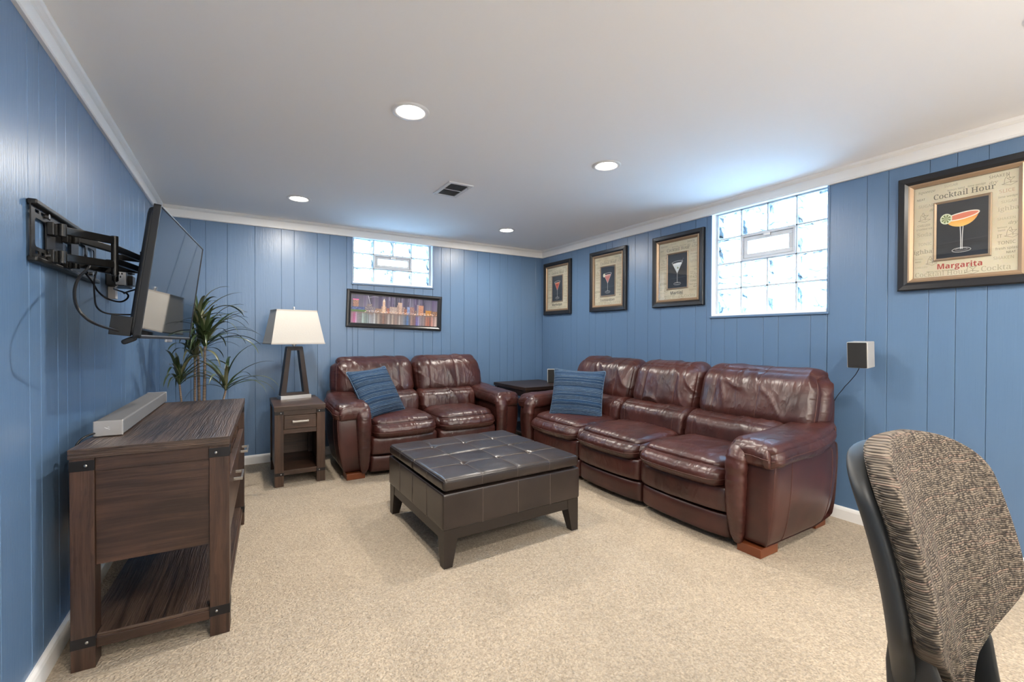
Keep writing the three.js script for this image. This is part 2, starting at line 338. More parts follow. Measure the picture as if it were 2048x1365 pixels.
// recessed lamps
MAT.lampTrim = std(0.82, 0.81, 0.79, 0.4);
MAT.lampGlow = std(0.9, 0.9, 0.88, 0.5, { emissiveIntensity: 1 });
MAT.lampGlow.emissive.setRGB(24, 22.5, 20.5);
const lampTrimG = new THREE.LatheGeometry([[0.060, 0.004], [0.062, -0.002], [0.068, -0.006], [0.080, -0.006], [0.088, -0.003], [0.089, 0.0]].map(([x, y]) => new THREE.Vector2(x, y)), 48);
const lampGlowG = new THREE.LatheGeometry([[0.0001, -0.013], [0.02, -0.012], [0.04, -0.009], [0.055, -0.003], [0.061, 0.002]].map(([x, y]) => new THREE.Vector2(x, y)), 40);
const LAMP_LABELS = [
  'largest round recessed ceiling light, nearest the camera, above the front of the ottoman',
  'round recessed ceiling light in front of the large window, right of the vent',
  'round recessed ceiling light above the nightstand, left of the small window',
  'smallest round recessed ceiling light, near the far corner of the ceiling',
  'recessed ceiling light behind the camera by the left wall', 'recessed ceiling light above the office chair by the right wall',
  'recessed ceiling light at the rear of the room, left side', 'recessed ceiling light at the rear of the room, right side',
];
LAMPS.forEach(([x, z], i) => {
  const t = thing('ceiling_light', LAMP_LABELS[i], 'ceiling light', [x, CEIL, z], 0, 'recessed ceiling lights');
  part('trim_ring', lampTrimG, MAT.lampTrim, t); part('diffuser', lampGlowG, MAT.lampGlow, t);
  const l = new THREE.RectAreaLight(LAMP_COLOR, LAMP_POWER, LAMP_SIZE, LAMP_SIZE);
  l.name = 'lamp_light'; l.position.set(x, CEIL - 0.016, z); l.lookAt(x, 0, z); scene.add(l);
});

// ceiling vent
{
  const t = thing('ceiling_vent', 'white rectangular ceiling vent with a dark louvred grille', 'vent', [1.319, CEIL, -3.01]);
  const ring = (x, z, w, y0, y1) => merged(boxG(-x, y0, -z, x, y1, -z + w), boxG(-x, y0, z - w, x, y1, z), boxG(-x, y0, -z + w, -x + w, y1, z - w), boxG(x - w, y0, -z + w, x, y1, z - w));
  part('frame', ring(0.093, 0.155, 0.026, -0.009, 0), MAT.whitePlastic, t);
  part('backing', boxG(-0.07, -0.001, -0.13, 0.07, 0, 0.13, { r: 0 }), std(0.01, 0.011, 0.013, 0.8), t, 'dark duct opening');
  const slatM = std(0.20, 0.21, 0.22, 0.5), slat = spun(boxG(-0.067, -0.0005, -0.004, 0.067, 0.0005, 0.004, { r: 0 }), 'x', 0.7);
  for (let i = 0; i < 16; i++) { const m = part('slat', slat, slatM, t); m.position.set(0, -0.005, -0.121 + i * 0.01613); }
  part('crossbar', boxG(-0.067, -0.0085, -0.005, 0.067, -0.002, 0.005), MAT.whitePlastic, t);
  part('lever', boxG(0.072, -0.016, 0.09, 0.078, -0.008, 0.11), MAT.whitePlastic, t);
}

// uplighter at the rear of the room
{
  const t = thing('floor_lamp', 'black standing uplighter on the carpet behind the camera', 'floor lamp', [1.5, 0, 2.4]), lathe = (p) => new THREE.LatheGeometry(p.map(([x, y]) => new THREE.Vector2(x, y)), 40);
  part('base', lathe([[0.0001, 0], [0.14, 0], [0.14, 0.012], [0.03, 0.025], [0.0001, 0.025]]), MAT.blackMetal, t);
  part('pole', new THREE.CylinderGeometry(0.011, 0.011, 1.24, 16).translate(0, 0.64, 0), MAT.blackMetal, t);
  part('bowl', lathe([[0.0001, 1.24], [0.05, 1.245], [0.13, 1.29], [0.17, 1.345], [0.166, 1.345], [0.126, 1.295], [0.05, 1.25], [0.0001, 1.245]]), MAT.blackMetal, t);
  const g = std(0.9, 0.9, 0.88, 0.5); g.emissive.setRGB(20, 18.6, 17); part('bulb', new THREE.SphereGeometry(0.03, 20, 14).translate(0, 1.30, 0), g, t);
  const l = new THREE.PointLight(LAMP_COLOR, UPLIGHT); l.name = 'uplight'; l.position.set(1.5, 1.30, 2.4); scene.add(l);
}

// ------------------------------------------------------------------ leather sofas
// local frame: x along the sofa, y up, z towards the sitter; front of the arms at z = 0.44, back at z = -0.44
function leatherRough3(seed, amp, fx, fy, fz, turn = 0) {
  const c = Math.cos(turn), s = Math.sin(turn);
  return (p) => { const x = c * p.x + s * p.y, y = -s * p.x + c * p.y; const wx = x + 0.02 * pn(x * 7, y * 7, seed), k = clamp(0.55 + 0.9 * pn(x * 4 + seed, y * 4, p.z * 4), 0.1, 1.2); return amp * k * (1.1 * Math.pow(clamp(ridge(wx * fx + seed, y * fy, p.z * fz + seed * 0.7), 0, 1), 4) - 0.3 + 0.18 * pn(wx * fx * 2.1 + seed, y * fy * 1.7, p.z * fz * 1.6) + 0.5 * pn(x * fx * 0.45 + seed, y * fy * 0.45, p.z * fz * 0.45)); };
}
function seamOn(name, map, pts, r, parent) { return part(name, tubeG(pts.map((q) => map(...q)), r, 48, 5), MAT.seam, parent); }
const line = (a, b, n = 14) => Array.from({ length: n + 1 }, (_, i) => a.map((v, k) => mix(v, b[k], i / n)));

function makeSofa(name, label, seats, seatW, armW, pos, turn, seed) {
  const t = thing(name, label, 'sofa', pos, turn), inner = seats * seatW / 2, outer = inner + armW;
  // frame behind and under
  part('back_frame', puff({ w: 2 * inner + 0.30, h: 0.74, d: 0.13, rx: 0.06, ry: 0.1, rz: 0.05, seg: [20, 14, 8], deform: (p) => { p.y += 0.47; p.z += -0.375 - 0.05 * (p.y - 0.4); } }), MAT.leatherFlat, t);
  part('base', boxG(-inner - 0.03, 0.055, -0.42, inner + 0.03, 0.30, 0.33, { r: 0.02 }), MAT.leatherFlat, t);
  for (let i = 0; i < seats; i++) {
    const cx = -inner + (i + 0.5) * seatW, k = seed + i * 3.7;
    // seat cushion: crowned top, bulging front, pinched piping
    const sc = puff({ w: seatW + 0.012, h: 0.145, d: 0.62, rx: 0.10, ry: 0.07, rz: 0.13, seg: [70, 22, 70],
      rough: (p, d) => { const e = leatherRough3(k, 0.006, 9, 9, 7, 0.3)(p); const side = sstep(0.2, 0.31, p.z); const up = sstep(-0.2, 0.3, d.y); return up * (e * (1 - 0.3 * side) + 0.004 * side * ridge(p.x * 26 + k, p.y * 8, 3)) + (1 - up) * 0.003 * ridge(p.x * 30 + k, p.y * 10, 5); },
      deform: (p, [a, b, c]) => { const f = (1 - a * a) * (1 - c * c * c * c); p.y += 0.036 * f * mix(0.2, 1, sstep(-0.3, 0.3, b)) + 0.375 - 0.012 * sstep(0, 1, -c); p.z += 0.070 * (1 - a * a) * sstep(-0.2, 1, c) + 0.135 - 0.02 * Math.max(0, b) * Math.max(0, c); p.x += cx; } });
    const m = part('seat_cushion', sc, MAT.leather, t);
    seamOn('piping', sc.map3, line([-1, -0.1, 0.99], [1, -0.1, 0.99], 24), 0.0028, m);
    seamOn('piping', sc.map3, line([-1, 0.55, 1], [1, 0.55, 1], 24), 0.0022, m);
    // two tiers of upholstery below the seat
    const tier = (y0, y1, z1, bul, s2) => puff({ w: seatW + 0.002, h: y1 - y0, d: 0.16, rx: 0.022, ry: 0.04, rz: 0.04, seg: [26, 12, 8],
      rough: leatherRough3(k + s2, 0.0025, 12, 4, 5), deform: (p, [a, b, c]) => { p.z += z1 - 0.08 + bul * (1 - a * a) * (c > 0 ? c : 0); p.y += (y0 + y1) / 2; p.x += cx; } });
    part('front_panel', tier(0.175, 0.330, 0.410, 0.055, 1), MAT.leather, t);
    part('base_panel', tier(0.030, 0.178, 0.395, 0.048, 2), MAT.leatherFlat, t);
    // lumbar roll and tall back cushion; the end ones reach out over the arms
    const lo = i === 0 ? 0.02 : 0, hi = i === seats - 1 ? 0.02 : 0;
    const lum = puff({ w: seatW + 0.008 + lo + hi, h: 0.235, d: 0.24, rx: 0.05, ry: 0.085, rz: 0.09, seg: [80, 32, 12],
      rough: leatherRough3(k + 11, 0.013, 8, 3.0, 3, 0.5), deform: (p, [a, b, c]) => { p.z += 0.030 * (1 - a * a) * (1 - b * b) * (c > 0 ? c : 0) - 0.125 - 0.10 * (p.y + 0.1); p.y += 0.515; p.x += cx + (hi - lo) / 2; } });
    const lm = part('lumbar_cushion', lum, MAT.leather, t);
    for (const a of [-0.52, 0.52]) seamOn('seam', lum.map3, line([a, -0.7, 1], [a, 0.7, 1], 12), 0.002, lm);
    const exL = i === 0 ? armW * 0.72 : 0, exR = i === seats - 1 ? armW * 0.72 : 0, w = seatW + exL + exR + 0.006, sh = (exR - exL) / 2;
    const cols = [-0.5, 0.45].map((q) => clamp((q * seatW / 2 - sh) / (w / 2), -0.9, 0.9)).map((q) => Math.asin(q) / (PI / 2));
    if (exR) cols.push(0.80); if (exL) cols.push(-0.80);
    const seamX = cols.map((q) => Math.sin(q * PI / 2) * w / 2);
    const back = puff({ w, h: 0.385, d: 0.25, rx: 0.10, ry: 0.115, rz: 0.11, seg: [120, 60, 18],
      rough: (p, d) => leatherRough3(k + 23, 0.014, 6.5, 2.2, 3, 0.7)(p) - 0.006 * (seamX.reduce((q, v) => q + gauss(p.x - v, 0.012), 0)) + 0.002 * pn(p.x * 14 + k, p.y * 14, 2),
      deform: (p, [a, b, c]) => {
        const f = (1 - a * a) * (1 - b * b); p.z += 0.030 * f * (c > 0 ? c : 0);
        // ends fall away, rounding the sofa's shoulders
        const e = exR && a > 0 ? sstep(0.3, 1, a) : exL && a < 0 ? sstep(0.3, 1, -a) : 0;
        p.z -= 0.05 * e * mix(0.2, 1, sstep(-0.4, 0.4, c)); p.x -= Math.sign(a) * 0.03 * e * sstep(-0.2, 1, b);
        p.y -= 0.022 * e * e * sstep(0, 0.8, b);
        p.z += -0.245 - 0.30 * (p.y + 0.12); p.y += 0.762; p.x += cx + sh;
      } });
    const bk = part('back_cushion', back, MAT.leather, t);
    for (const a of cols) seamOn('seam', back.map3, [...line([a, -0.75, 1], [a, 1, 1], 16), ...line([a, 1, 0.9], [a, 1, 0], 6)], 0.0032, bk);
    seamOn('piping', back.map3, line([-0.97, 1, 0.55], [0.97, 1, 0.55], 30), 0.0022, bk);
  }
  // arms
  for (const s of [-1, 1]) {
    const ci = s * (inner + armW * 0.5);
    const panel = puff({ w: armW - 0.06, h: 0.47, d: 0.80, rx: 0.02, ry: 0.02, rz: 0.03, seg: [12, 22, 26],
      rough: (p) => 0.002 * pn(p.x * 9 + seed, p.y * 9, p.z * 9),
      deform: (p, [a, b, c]) => {
        const dn = (1 - b) / 2, out = a * s > 0 ? Math.abs(a) : 0;
        p.x -= s * out * 0.078 * dn * dn; p.x += s * out * 0.018 * Math.sin(PI * (b + 1) / 2);
        p.z += c > 0 ? c * (0.030 * Math.sin(PI * dn) - 0.035 * dn * dn) : 0; p.z -= c < 0 ? 0.02 * dn : 0;
        p.x -= s * out * 0.075 * sstep(0.1, 1, -c); p.x += ci + s * 0.012; p.y += 0.285; p.z += 0.0;
      } });
    const pm = part('arm_panel', panel, MAT.leatherFlat, t);
    for (const q of [0.96, 0.42, -0.35]) seamOn('seam', panel.map3, line([s, 0.9, q], [s, -0.95, q], 16), 0.0026, pm);
    const pad = puff({ w: armW + 0.025, h: 0.118, d: 0.78, rx: 0.055, ry: 0.052, rz: 0.07, seg: [24, 18, 46],
      rough: (p, d, q) => leatherRough3(seed + s * 5, 0.006, 5, 5, 9)(p) + (q[2] > 0.35 ? 0.006 * ridge(p.x * 30, p.y * 12, p.z * 22 + seed) * sstep(0.35, 0.9, q[2]) : 0),
      deform: (p, [a, b, c]) => {
        p.y += 0.012 * (1 - a * a) * sstep(-0.2, 0.4, b) - 0.022 * sstep(0.1, 1, c) * sstep(0.1, 1, c) + 0.045 * sstep(-0.3, 1, -c);
        p.y -= 0.020 * Math.max(0, a * s) * mix(0.3, 1, sstep(-0.5, 0.5, b));
        p.x -= s * Math.max(0, a * s) * 0.065 * sstep(0.0, 1, -c); p.x += ci + s * 0.004; p.y += 0.552; p.z += 0.055; p.x -= s * 0.03 * Math.max(0, a * s) * sstep(0.55, 1, c);
      } });
    const pd = part('arm_pad', pad, MAT.leather, t);
    seamOn('seam', pad.map3, line([s, 0.05, -0.9], [s, 0.05, 0.98], 24), 0.0024, pd);
    seamOn('seam', pad.map3, line([s * 0.98, 0.05, 1], [-s * 0.2, 0.05, 1], 16), 0.0024, pd);
    // padded strip that rolls over the front inner edge and runs down to the foot
    const xr = s * (inner + 0.048), path = [[0.30, 0.560, 0.052, 0.045], [0.365, 0.556, 0.056, 0.05], [0.415, 0.530, 0.057, 0.05], [0.438, 0.485, 0.056, 0.048], [0.442, 0.42, 0.054, 0.045], [0.440, 0.34, 0.052, 0.043], [0.436, 0.25, 0.049, 0.041], [0.428, 0.16, 0.043, 0.037], [0.416, 0.09, 0.034, 0.031], [0.405, 0.050, 0.020, 0.02]];
    const cz = new THREE.CatmullRomCurve3(path.map((q) => new THREE.Vector3(0, q[1], q[0]))), frames = [];
    for (let i = 0; i <= 60; i++) {
      const u = i / 60, p = cz.getPoint(u), tg = cz.getTangent(u), f = u * (path.length - 1), j = Math.min(path.length - 2, Math.floor(f)), aw = mix(path[j][2], path[j + 1][2], f - j), bw = mix(path[j][3], path[j + 1][3], f - j);
      const wob = 1 + 0.07 * ridge(u * 16 + seed, s, 4) - 0.03;
      frames.push({ p: [xr + s * 0.004 * Math.sin(u * 5), p.y, p.z], a: [aw * wob, 0, 0], b: new THREE.Vector3(0, -tg.z, tg.y).normalize().multiplyScalar(bw * wob) });
    }
    part('arm_roll', sweepG(frames, 22, 2.3), MAT.leather, t);
    part('foot', boxG(Math.min(s * (inner + 0.035), s * (outer - 0.085)), 0, 0.24, Math.max(s * (inner + 0.035), s * (outer - 0.085)), 0.050, 0.405, { r: 0.004 }), MAT.foot, t, 'reddish wooden block foot');
    part('foot', boxG(Math.min(s * (inner + 0.06), s * (outer - 0.12)), 0, -0.36, Math.max(s * (inner + 0.06), s * (outer - 0.12)), 0.050, -0.24, { r: 0.004 }), MAT.foot, t, 'reddish wooden block foot');
  }
  return t;
}
makeSofa('sofa', 'long dark burgundy leather sofa with three seats along the right wall', 3, 0.635, 0.25, [2.69, 0, -2.402], -PI / 2, 3.1);
makeSofa('loveseat', 'dark burgundy leather loveseat with two seats under the small window', 2, 0.583, 0.262, [1.468, 0, -4.085], 0, 8.4);

// ------------------------------------------------------------------ storage ottoman
{
  const t = thing('ottoman', 'square dark brown leather storage ottoman with a button tufted top', 'ottoman', [1.268, 0, -2.47], rad(1.4));
  const W = 0.872, D = 0.862, x = W / 2, z = D / 2;
  for (const sx of [-1, 1]) for (const sz of [-1, 1]) {
    const p = [], xo = sx * (x - 0.004), zo = sz * (z - 0.004), sec = (y, w) => [[xo, y, zo], [xo - sx * w, y, zo], [xo - sx * w, y, zo - sz * w], [xo, y, zo - sz * w]];
    const A = sec(0, 0.046), B = sec(0.155, 0.078), C = sec(0.19, 0.078);
    for (const [P, Q] of [[A, B], [B, C]]) for (let i = 0; i < 4; i++) { const j = (i + 1) % 4; p.push(P[i], P[j], Q[j], P[i], Q[j], Q[i]); }
    p.push(A[0], A[2], A[1], A[0], A[3], A[2], C[0], C[1], C[2], C[0], C[2], C[3]);
    part('leg', solid(p.map((v) => [...v])), MAT.ottomanWood, t);
  }
  const a = 0.006;
  for (const s of [-1, 1]) {
    part('apron', boxG(-x + 0.05, 0.135, Math.min(s * (z - a), s * (z - 0.03)), x - 0.05, 0.19, Math.max(s * (z - a), s * (z - 0.03)), { r: 0.002 }), MAT.ottomanWood, t);
    part('apron', boxG(Math.min(s * (x - a), s * (x - 0.03)), 0.135, -z + 0.05, Math.max(s * (x - a), s * (x - 0.03)), 0.19, z - 0.05, { r: 0.002, along: 'z' }), MAT.ottomanWood, t);
  }
  const body = part('body', puff({ w: W + 0.006, h: 0.182, d: D + 0.006, rx: 0.012, seg: [20, 6, 20], rough: (p) => 0.0015 * pn(p.x * 6, p.y * 9, p.z * 6), deform: (p) => { p.y += 0.281; } }), MAT.ottoman, t);
  for (const k of [-0.25, 0, 0.25]) for (const s of [-1, 1]) {
    part('seam', tubeG([[k * W, 0.192, s * (z + 0.0035)], [k * W, 0.28, s * (z + 0.004)], [k * W, 0.368, s * (z + 0.0035)]], 0.0014, 12, 5), MAT.ottomanSeam, body);
    part('seam', tubeG([[s * (x + 0.0035), 0.192, k * D], [s * (x + 0.004), 0.28, k * D], [s * (x + 0.0035), 0.368, k * D]], 0.0014, 12, 5), MAT.ottomanSeam, body);
  }
  // lid in two tufted halves
  const cell = W / 4;
  for (const [q, sz] of [[0, 1], [1, -1]]) {
    const d = D / 2 + 0.001, cz = sz * D / 4;
    const crease = (px, pz) => {
      let c = 0;
      for (const k of [-1, 0, 1]) { const xk = k * cell + 0.008 * Math.sin(pz * 11 + k), r = Math.hypot(px - k * cell, pz); c += 0.0020 * gauss(px - xk, 0.006) + 0.0010 * gauss(px - xk, 0.025) + 0.008 * gauss(r, 0.018) + 0.0025 * gauss(r, 0.045); }
      return c + 0.0020 * gauss(pz - 0.006 * Math.sin(px * 14), 0.006) * sstep(0.44, 0.36, Math.abs(px)) + 0.0008 * gauss(pz, 0.025);
    };
    const lid = puff({ w: W + 0.004, h: 0.066, d, rx: 0.022, ry: 0.026, rz: 0.018, seg: [150, 10, 80], rough: (p) => 0.0012 * pn(p.x * 16 + q * 9, p.y * 9, p.z * 16),
      deform: (p, [a1, b, c]) => {
        if (b > 0.2) p.y -= crease(p.x, p.z) * sstep(0.2, 0.9, b) - 0.004 * (1 - a1 * a1) * (1 - c * c);
        else for (const k of [-1, 0, 1]) p.z -= Math.sign(c) * 0.002 * gauss(p.x - k * cell, 0.006) * (Math.abs(c) > 0.98 ? 1 : 0);
        p.y += 0.411; p.z += cz;
      } });
    const lm = part('lid', lid, MAT.ottoman, t);
    for (const k of [-1, 0, 1]) {
      const b = new THREE.SphereGeometry(0.011, 16, 8); b.scale(1, 0.55, 1); b.translate(k * cell, 0.4285, cz);
      part('button', b, MAT.ottoman, lm);
      const tk = Math.asin(k * cell / ((W + 0.004) / 2)) / (PI / 2);
      part('seam', tubeG([...line([tk, 0.9, sz * -0.98], [tk, 1, sz * 0.9], 30), ...line([tk, 0.8, sz], [tk, -0.8, sz], 6)].map((v) => lid.map3(...v).add(new THREE.Vector3(0, 0.0004, 0))), 0.0011, 80, 5), MAT.ottomanSeam, lm);
    }
    part('seam', tubeG(line([-0.98, 1, 0], [0.98, 1, 0], 60).map((v) => lid.map3(...v).add(new THREE.Vector3(0, 0.0004, 0))), 0.0011, 120, 5), MAT.ottomanSeam, lm);
    part('piping', tubeG(line([-1, 0.55, sz * 1], [1, 0.55, sz * 1], 40).map((v) => lid.map3(...v)), 0.0018, 80, 5), MAT.ottoman, lm);
    for (const s of [-1, 1]) {
      part('piping', tubeG(line([s, 0.55, -1], [s, 0.55, 1], 30).map((v) => lid.map3(...v)), 0.0018, 60, 5), MAT.ottoman, lm);
      part('seam', tubeG(line([s, 0.8, 0], [s, -0.8, 0], 8).map((v) => lid.map3(...v)), 0.0012, 16, 5), MAT.ottomanSeam, lm);
    }
  }
}

// ------------------------------------------------------------------ media console, nightstand, corner table
function pull(parent, name, w, rise, mat, place) {      // bar pull: two posts and a bar
  const g = merged(boxG(-w / 2, -0.006, 0, -w / 2 + 0.010, 0.006, rise, { r: 0.001 }), boxG(w / 2 - 0.010, -0.006, 0, w / 2, 0.006, rise, { r: 0.001 }), boxG(-w / 2, -0.007, rise - 0.004, w / 2, 0.007, rise + 0.004, { r: 0.002 }));
  const m = part(name, g, mat, parent); place(m); return m;
}
function strap(parent, x0, x1, y0, y1, z0, z1) { const m = part('corner_strap', boxG(x0, y0, z0, x1, y1, z1, { r: 0.001 }), MAT.strap, parent, 'dark iron strap'); return m; }
function stud(parent, p, axis) { const g = new THREE.SphereGeometry(0.005, 10, 6); g.scale(axis === 'x' ? 0.5 : 1, 1, axis === 'z' ? 0.5 : 1); g.translate(...p); part('stud', g, MAT.steel, parent); }
{
  // local frame: x depth (+x to the room), z along the wall (+z to the camera); base centre
  const D = 0.463, L = 1.19, x = D / 2, z = L / 2;
  const t = thing('media_console', 'dark brown wooden media console with iron corner straps against the left wall', 'console table', [-0.2435, 0, -2.037 - L / 2], rad(-2.7));
  const W = MAT.wood;
  part('top', boxG(-x, 0.729, -z, x, 0.762, z, { r: 0.002, along: 'z' }), MAT.woodTop, t, 'wire brushed wooden top');
  const lw = 0.064;
  for (const sx of [-1, 1]) for (const sz of [-1, 1]) {
    const x0 = Math.min(sx * (x - 0.003), sx * (x - 0.003 - lw)), z0 = Math.min(sz * (z - 0.006), sz * (z - 0.006 - lw));
    const leg = part('leg', boxG(x0, 0, z0, x0 + lw, 0.729, z0 + lw, { r: 0.002, along: 'y' }), W, t);
    for (const y of [0.685, 0.076]) {
      strap(leg, x0 - 0.0012, x0 + lw + 0.0012, y, y + 0.036, z0 - 0.0012, z0 + lw + 0.0012);
      stud(leg, [x0 + lw * (sx < 0 ? 0.66 : 0.34), y + 0.018, sz > 0 ? z0 + lw + 0.001 : z0 - 0.001], 'z');
    }
  }
  const xi = x - 0.003 - lw, zi = z - 0.006 - lw;
  for (const s of [-1, 1]) {
    const zo = s * (z - 0.014), zz = s * (z - 0.034);
    part('end_rail', boxG(-xi, 0.678, Math.min(zo, zz), xi, 0.729, Math.max(zo, zz), { along: 'x' }), W, t);
    part('end_panel', boxG(-xi, 0.352, Math.min(zo - s * 0.004, zz), xi, 0.678, Math.max(zo - s * 0.004, zz), { along: 'x' }), W, t);
    part('stretcher', boxG(-xi, 0.064, Math.min(zo, zz), xi, 0.098, Math.max(zo, zz), { along: 'x' }), W, t);
    part('side_stretcher', boxG(Math.min(s * (x - 0.012), s * (x - 0.034)), 0.064, -zi, Math.max(s * (x - 0.012), s * (x - 0.034)), 0.098, zi, { along: 'z' }), W, t);
  }
  part('shelf', boxG(-x + 0.02, 0.092, -z + 0.02, x - 0.02, 0.110, z - 0.02, { r: 0.001, along: 'z' }), MAT.woodTop, t, 'lower shelf');
  part('back_panel', boxG(-x + 0.01, 0.352, -zi, -x + 0.022, 0.729, zi, { r: 0, along: 'z' }), W, t);
  part('case_floor', boxG(-x + 0.02, 0.352, -zi, x - 0.03, 0.370, zi, { r: 0, along: 'z' }), W, t);
  part('case_shelf', boxG(-x + 0.02, 0.590, -zi, x - 0.03, 0.605, zi, { r: 0, along: 'z' }), W, t);
  part('top_rail', boxG(x - 0.03, 0.705, -zi, x - 0.010, 0.729, zi, { along: 'z' }), W, t);
  for (const zc of [-zi / 3, zi / 3]) part('divider', boxG(-x + 0.02, 0.605, zc - 0.009, x - 0.02, 0.71, zc + 0.009, { along: 'x' }), W, t);
  // drawers in the front, each with a chrome pull
  for (let i = 0; i < 2; i++) {
    const z0 = -zi + 0.003 + i * zi, z1 = z0 + zi - 0.006;
    const d = part('drawer', boxG(x - 0.03, 0.374, z0, x - 0.004, 0.588, z1, { r: 0.003, along: 'z' }), W, t);
    pull(d, 'handle', 0.13, 0.030, MAT.steel, (m) => { m.rotation.y = PI / 2; m.position.set(x - 0.004, 0.52, (z0 + z1) / 2); });
  }
}
{
  const t = thing('nightstand', 'small dark wooden nightstand with one drawer under the table lamp', 'nightstand', [0.387, 0, -4.085], 0);
  const x = 0.182, z = 0.305, lw = 0.062, W = MAT.woodNight;
  part('top', boxG(-x, 0.580, -z, x, 0.612, z, { along: 'x' }), W, t);
  const X = x - 0.004, Z = z - 0.006;
  for (const sx of [-1, 1]) for (const sz of [-1, 1]) {
    const x0 = Math.min(sx * X, sx * (X - lw)), z0 = Math.min(sz * Z, sz * (Z - lw));
    const leg = part('leg', boxG(x0, 0, z0, x0 + lw, 0.58, z0 + lw, { along: 'y' }), W, t);
    for (const y of [0.548, 0.082]) { strap(leg, x0 - 0.001, x0 + lw + 0.001, y, y + 0.024, z0 - 0.001, z0 + lw + 0.001); stud(leg, [x0 + lw * (sx < 0 ? 0.7 : 0.3), y + 0.012, sz > 0 ? z0 + lw + 0.001 : z0 - 0.001], 'z'); }
  }
  const xi = X - lw, zi = Z - lw;
  part('top_rail', boxG(-xi, 0.540, Z - 0.03, xi, 0.58, Z - 0.008, { along: 'x' }), W, t);
  const d = part('drawer', boxG(-xi + 0.003, 0.435, Z - 0.03, xi - 0.003, 0.537, Z - 0.004, { r: 0.003, along: 'x' }), W, t);
  pull(d, 'handle', 0.115, 0.028, MAT.steel, (m) => m.position.set(0, 0.492, Z - 0.004));
  part('lower_rail', boxG(-xi, 0.398, Z - 0.03, xi, 0.432, Z - 0.008, { along: 'x' }), W, t);
  for (const s of [-1, 1]) {
    part('side_panel', boxG(Math.min(s * (X - 0.012), s * (X - 0.03)), 0.118, -zi, Math.max(s * (X - 0.012), s * (X - 0.03)), 0.58, zi, { along: 'z' }), W, t);
    part('side_stretcher', boxG(Math.min(s * (X - 0.012), s * (X - 0.03)), 0.082, -zi, Math.max(s * (X - 0.012), s * (X - 0.03)), 0.118, zi, { along: 'z' }), W, t);
    part('stretcher', boxG(-xi, 0.082, Math.min(s * (Z - 0.008), s * (Z - 0.03)), xi, 0.118, Math.max(s * (Z - 0.008), s * (Z - 0.03)), { along: 'x' }), W, t);
  }
  part('back_panel', boxG(-xi, 0.118, -Z + 0.01, xi, 0.58, -Z + 0.02, { r: 0 }), W, t);
  part('shelf', boxG(-X + 0.02, 0.104, -Z + 0.02, X - 0.02, 0.118, Z - 0.02, { r: 0.001 }), W, t);
}
{
  const t = thing('corner_table', 'square dark wooden end table in the corner between the sofa and the loveseat', 'end table', [2.80, 0, -4.16], 0);
  const x = 0.315, z = 0.335, W = MAT.woodLamp, lw = 0.06;
  part('top', boxG(-x, 0.588, -z, x, 0.622, z), W, t);
  for (const sx of [-1, 1]) for (const sz of [-1, 1]) { const x0 = Math.min(sx * (x - 0.01), sx * (x - 0.07)), z0 = Math.min(sz * (z - 0.01), sz * (z - 0.07)); part('leg', boxG(x0, 0, z0, x0 + lw, 0.588, z0 + lw, { along: 'y' }), W, t); }
  for (const s of [-1, 1]) { part('apron', boxG(-x + 0.07, 0.52, s * (z - 0.03) - 0.01, x - 0.07, 0.588, s * (z - 0.03) + 0.01), W, t); part('apron', boxG(s * (x - 0.03) - 0.01, 0.52, -z + 0.07, s * (x - 0.03) + 0.01, 0.588, z - 0.07, { along: 'z' }), W, t); }
  part('shelf', boxG(-x + 0.02, 0.12, -z + 0.02, x - 0.02, 0.138, z - 0.02), W, t);
}

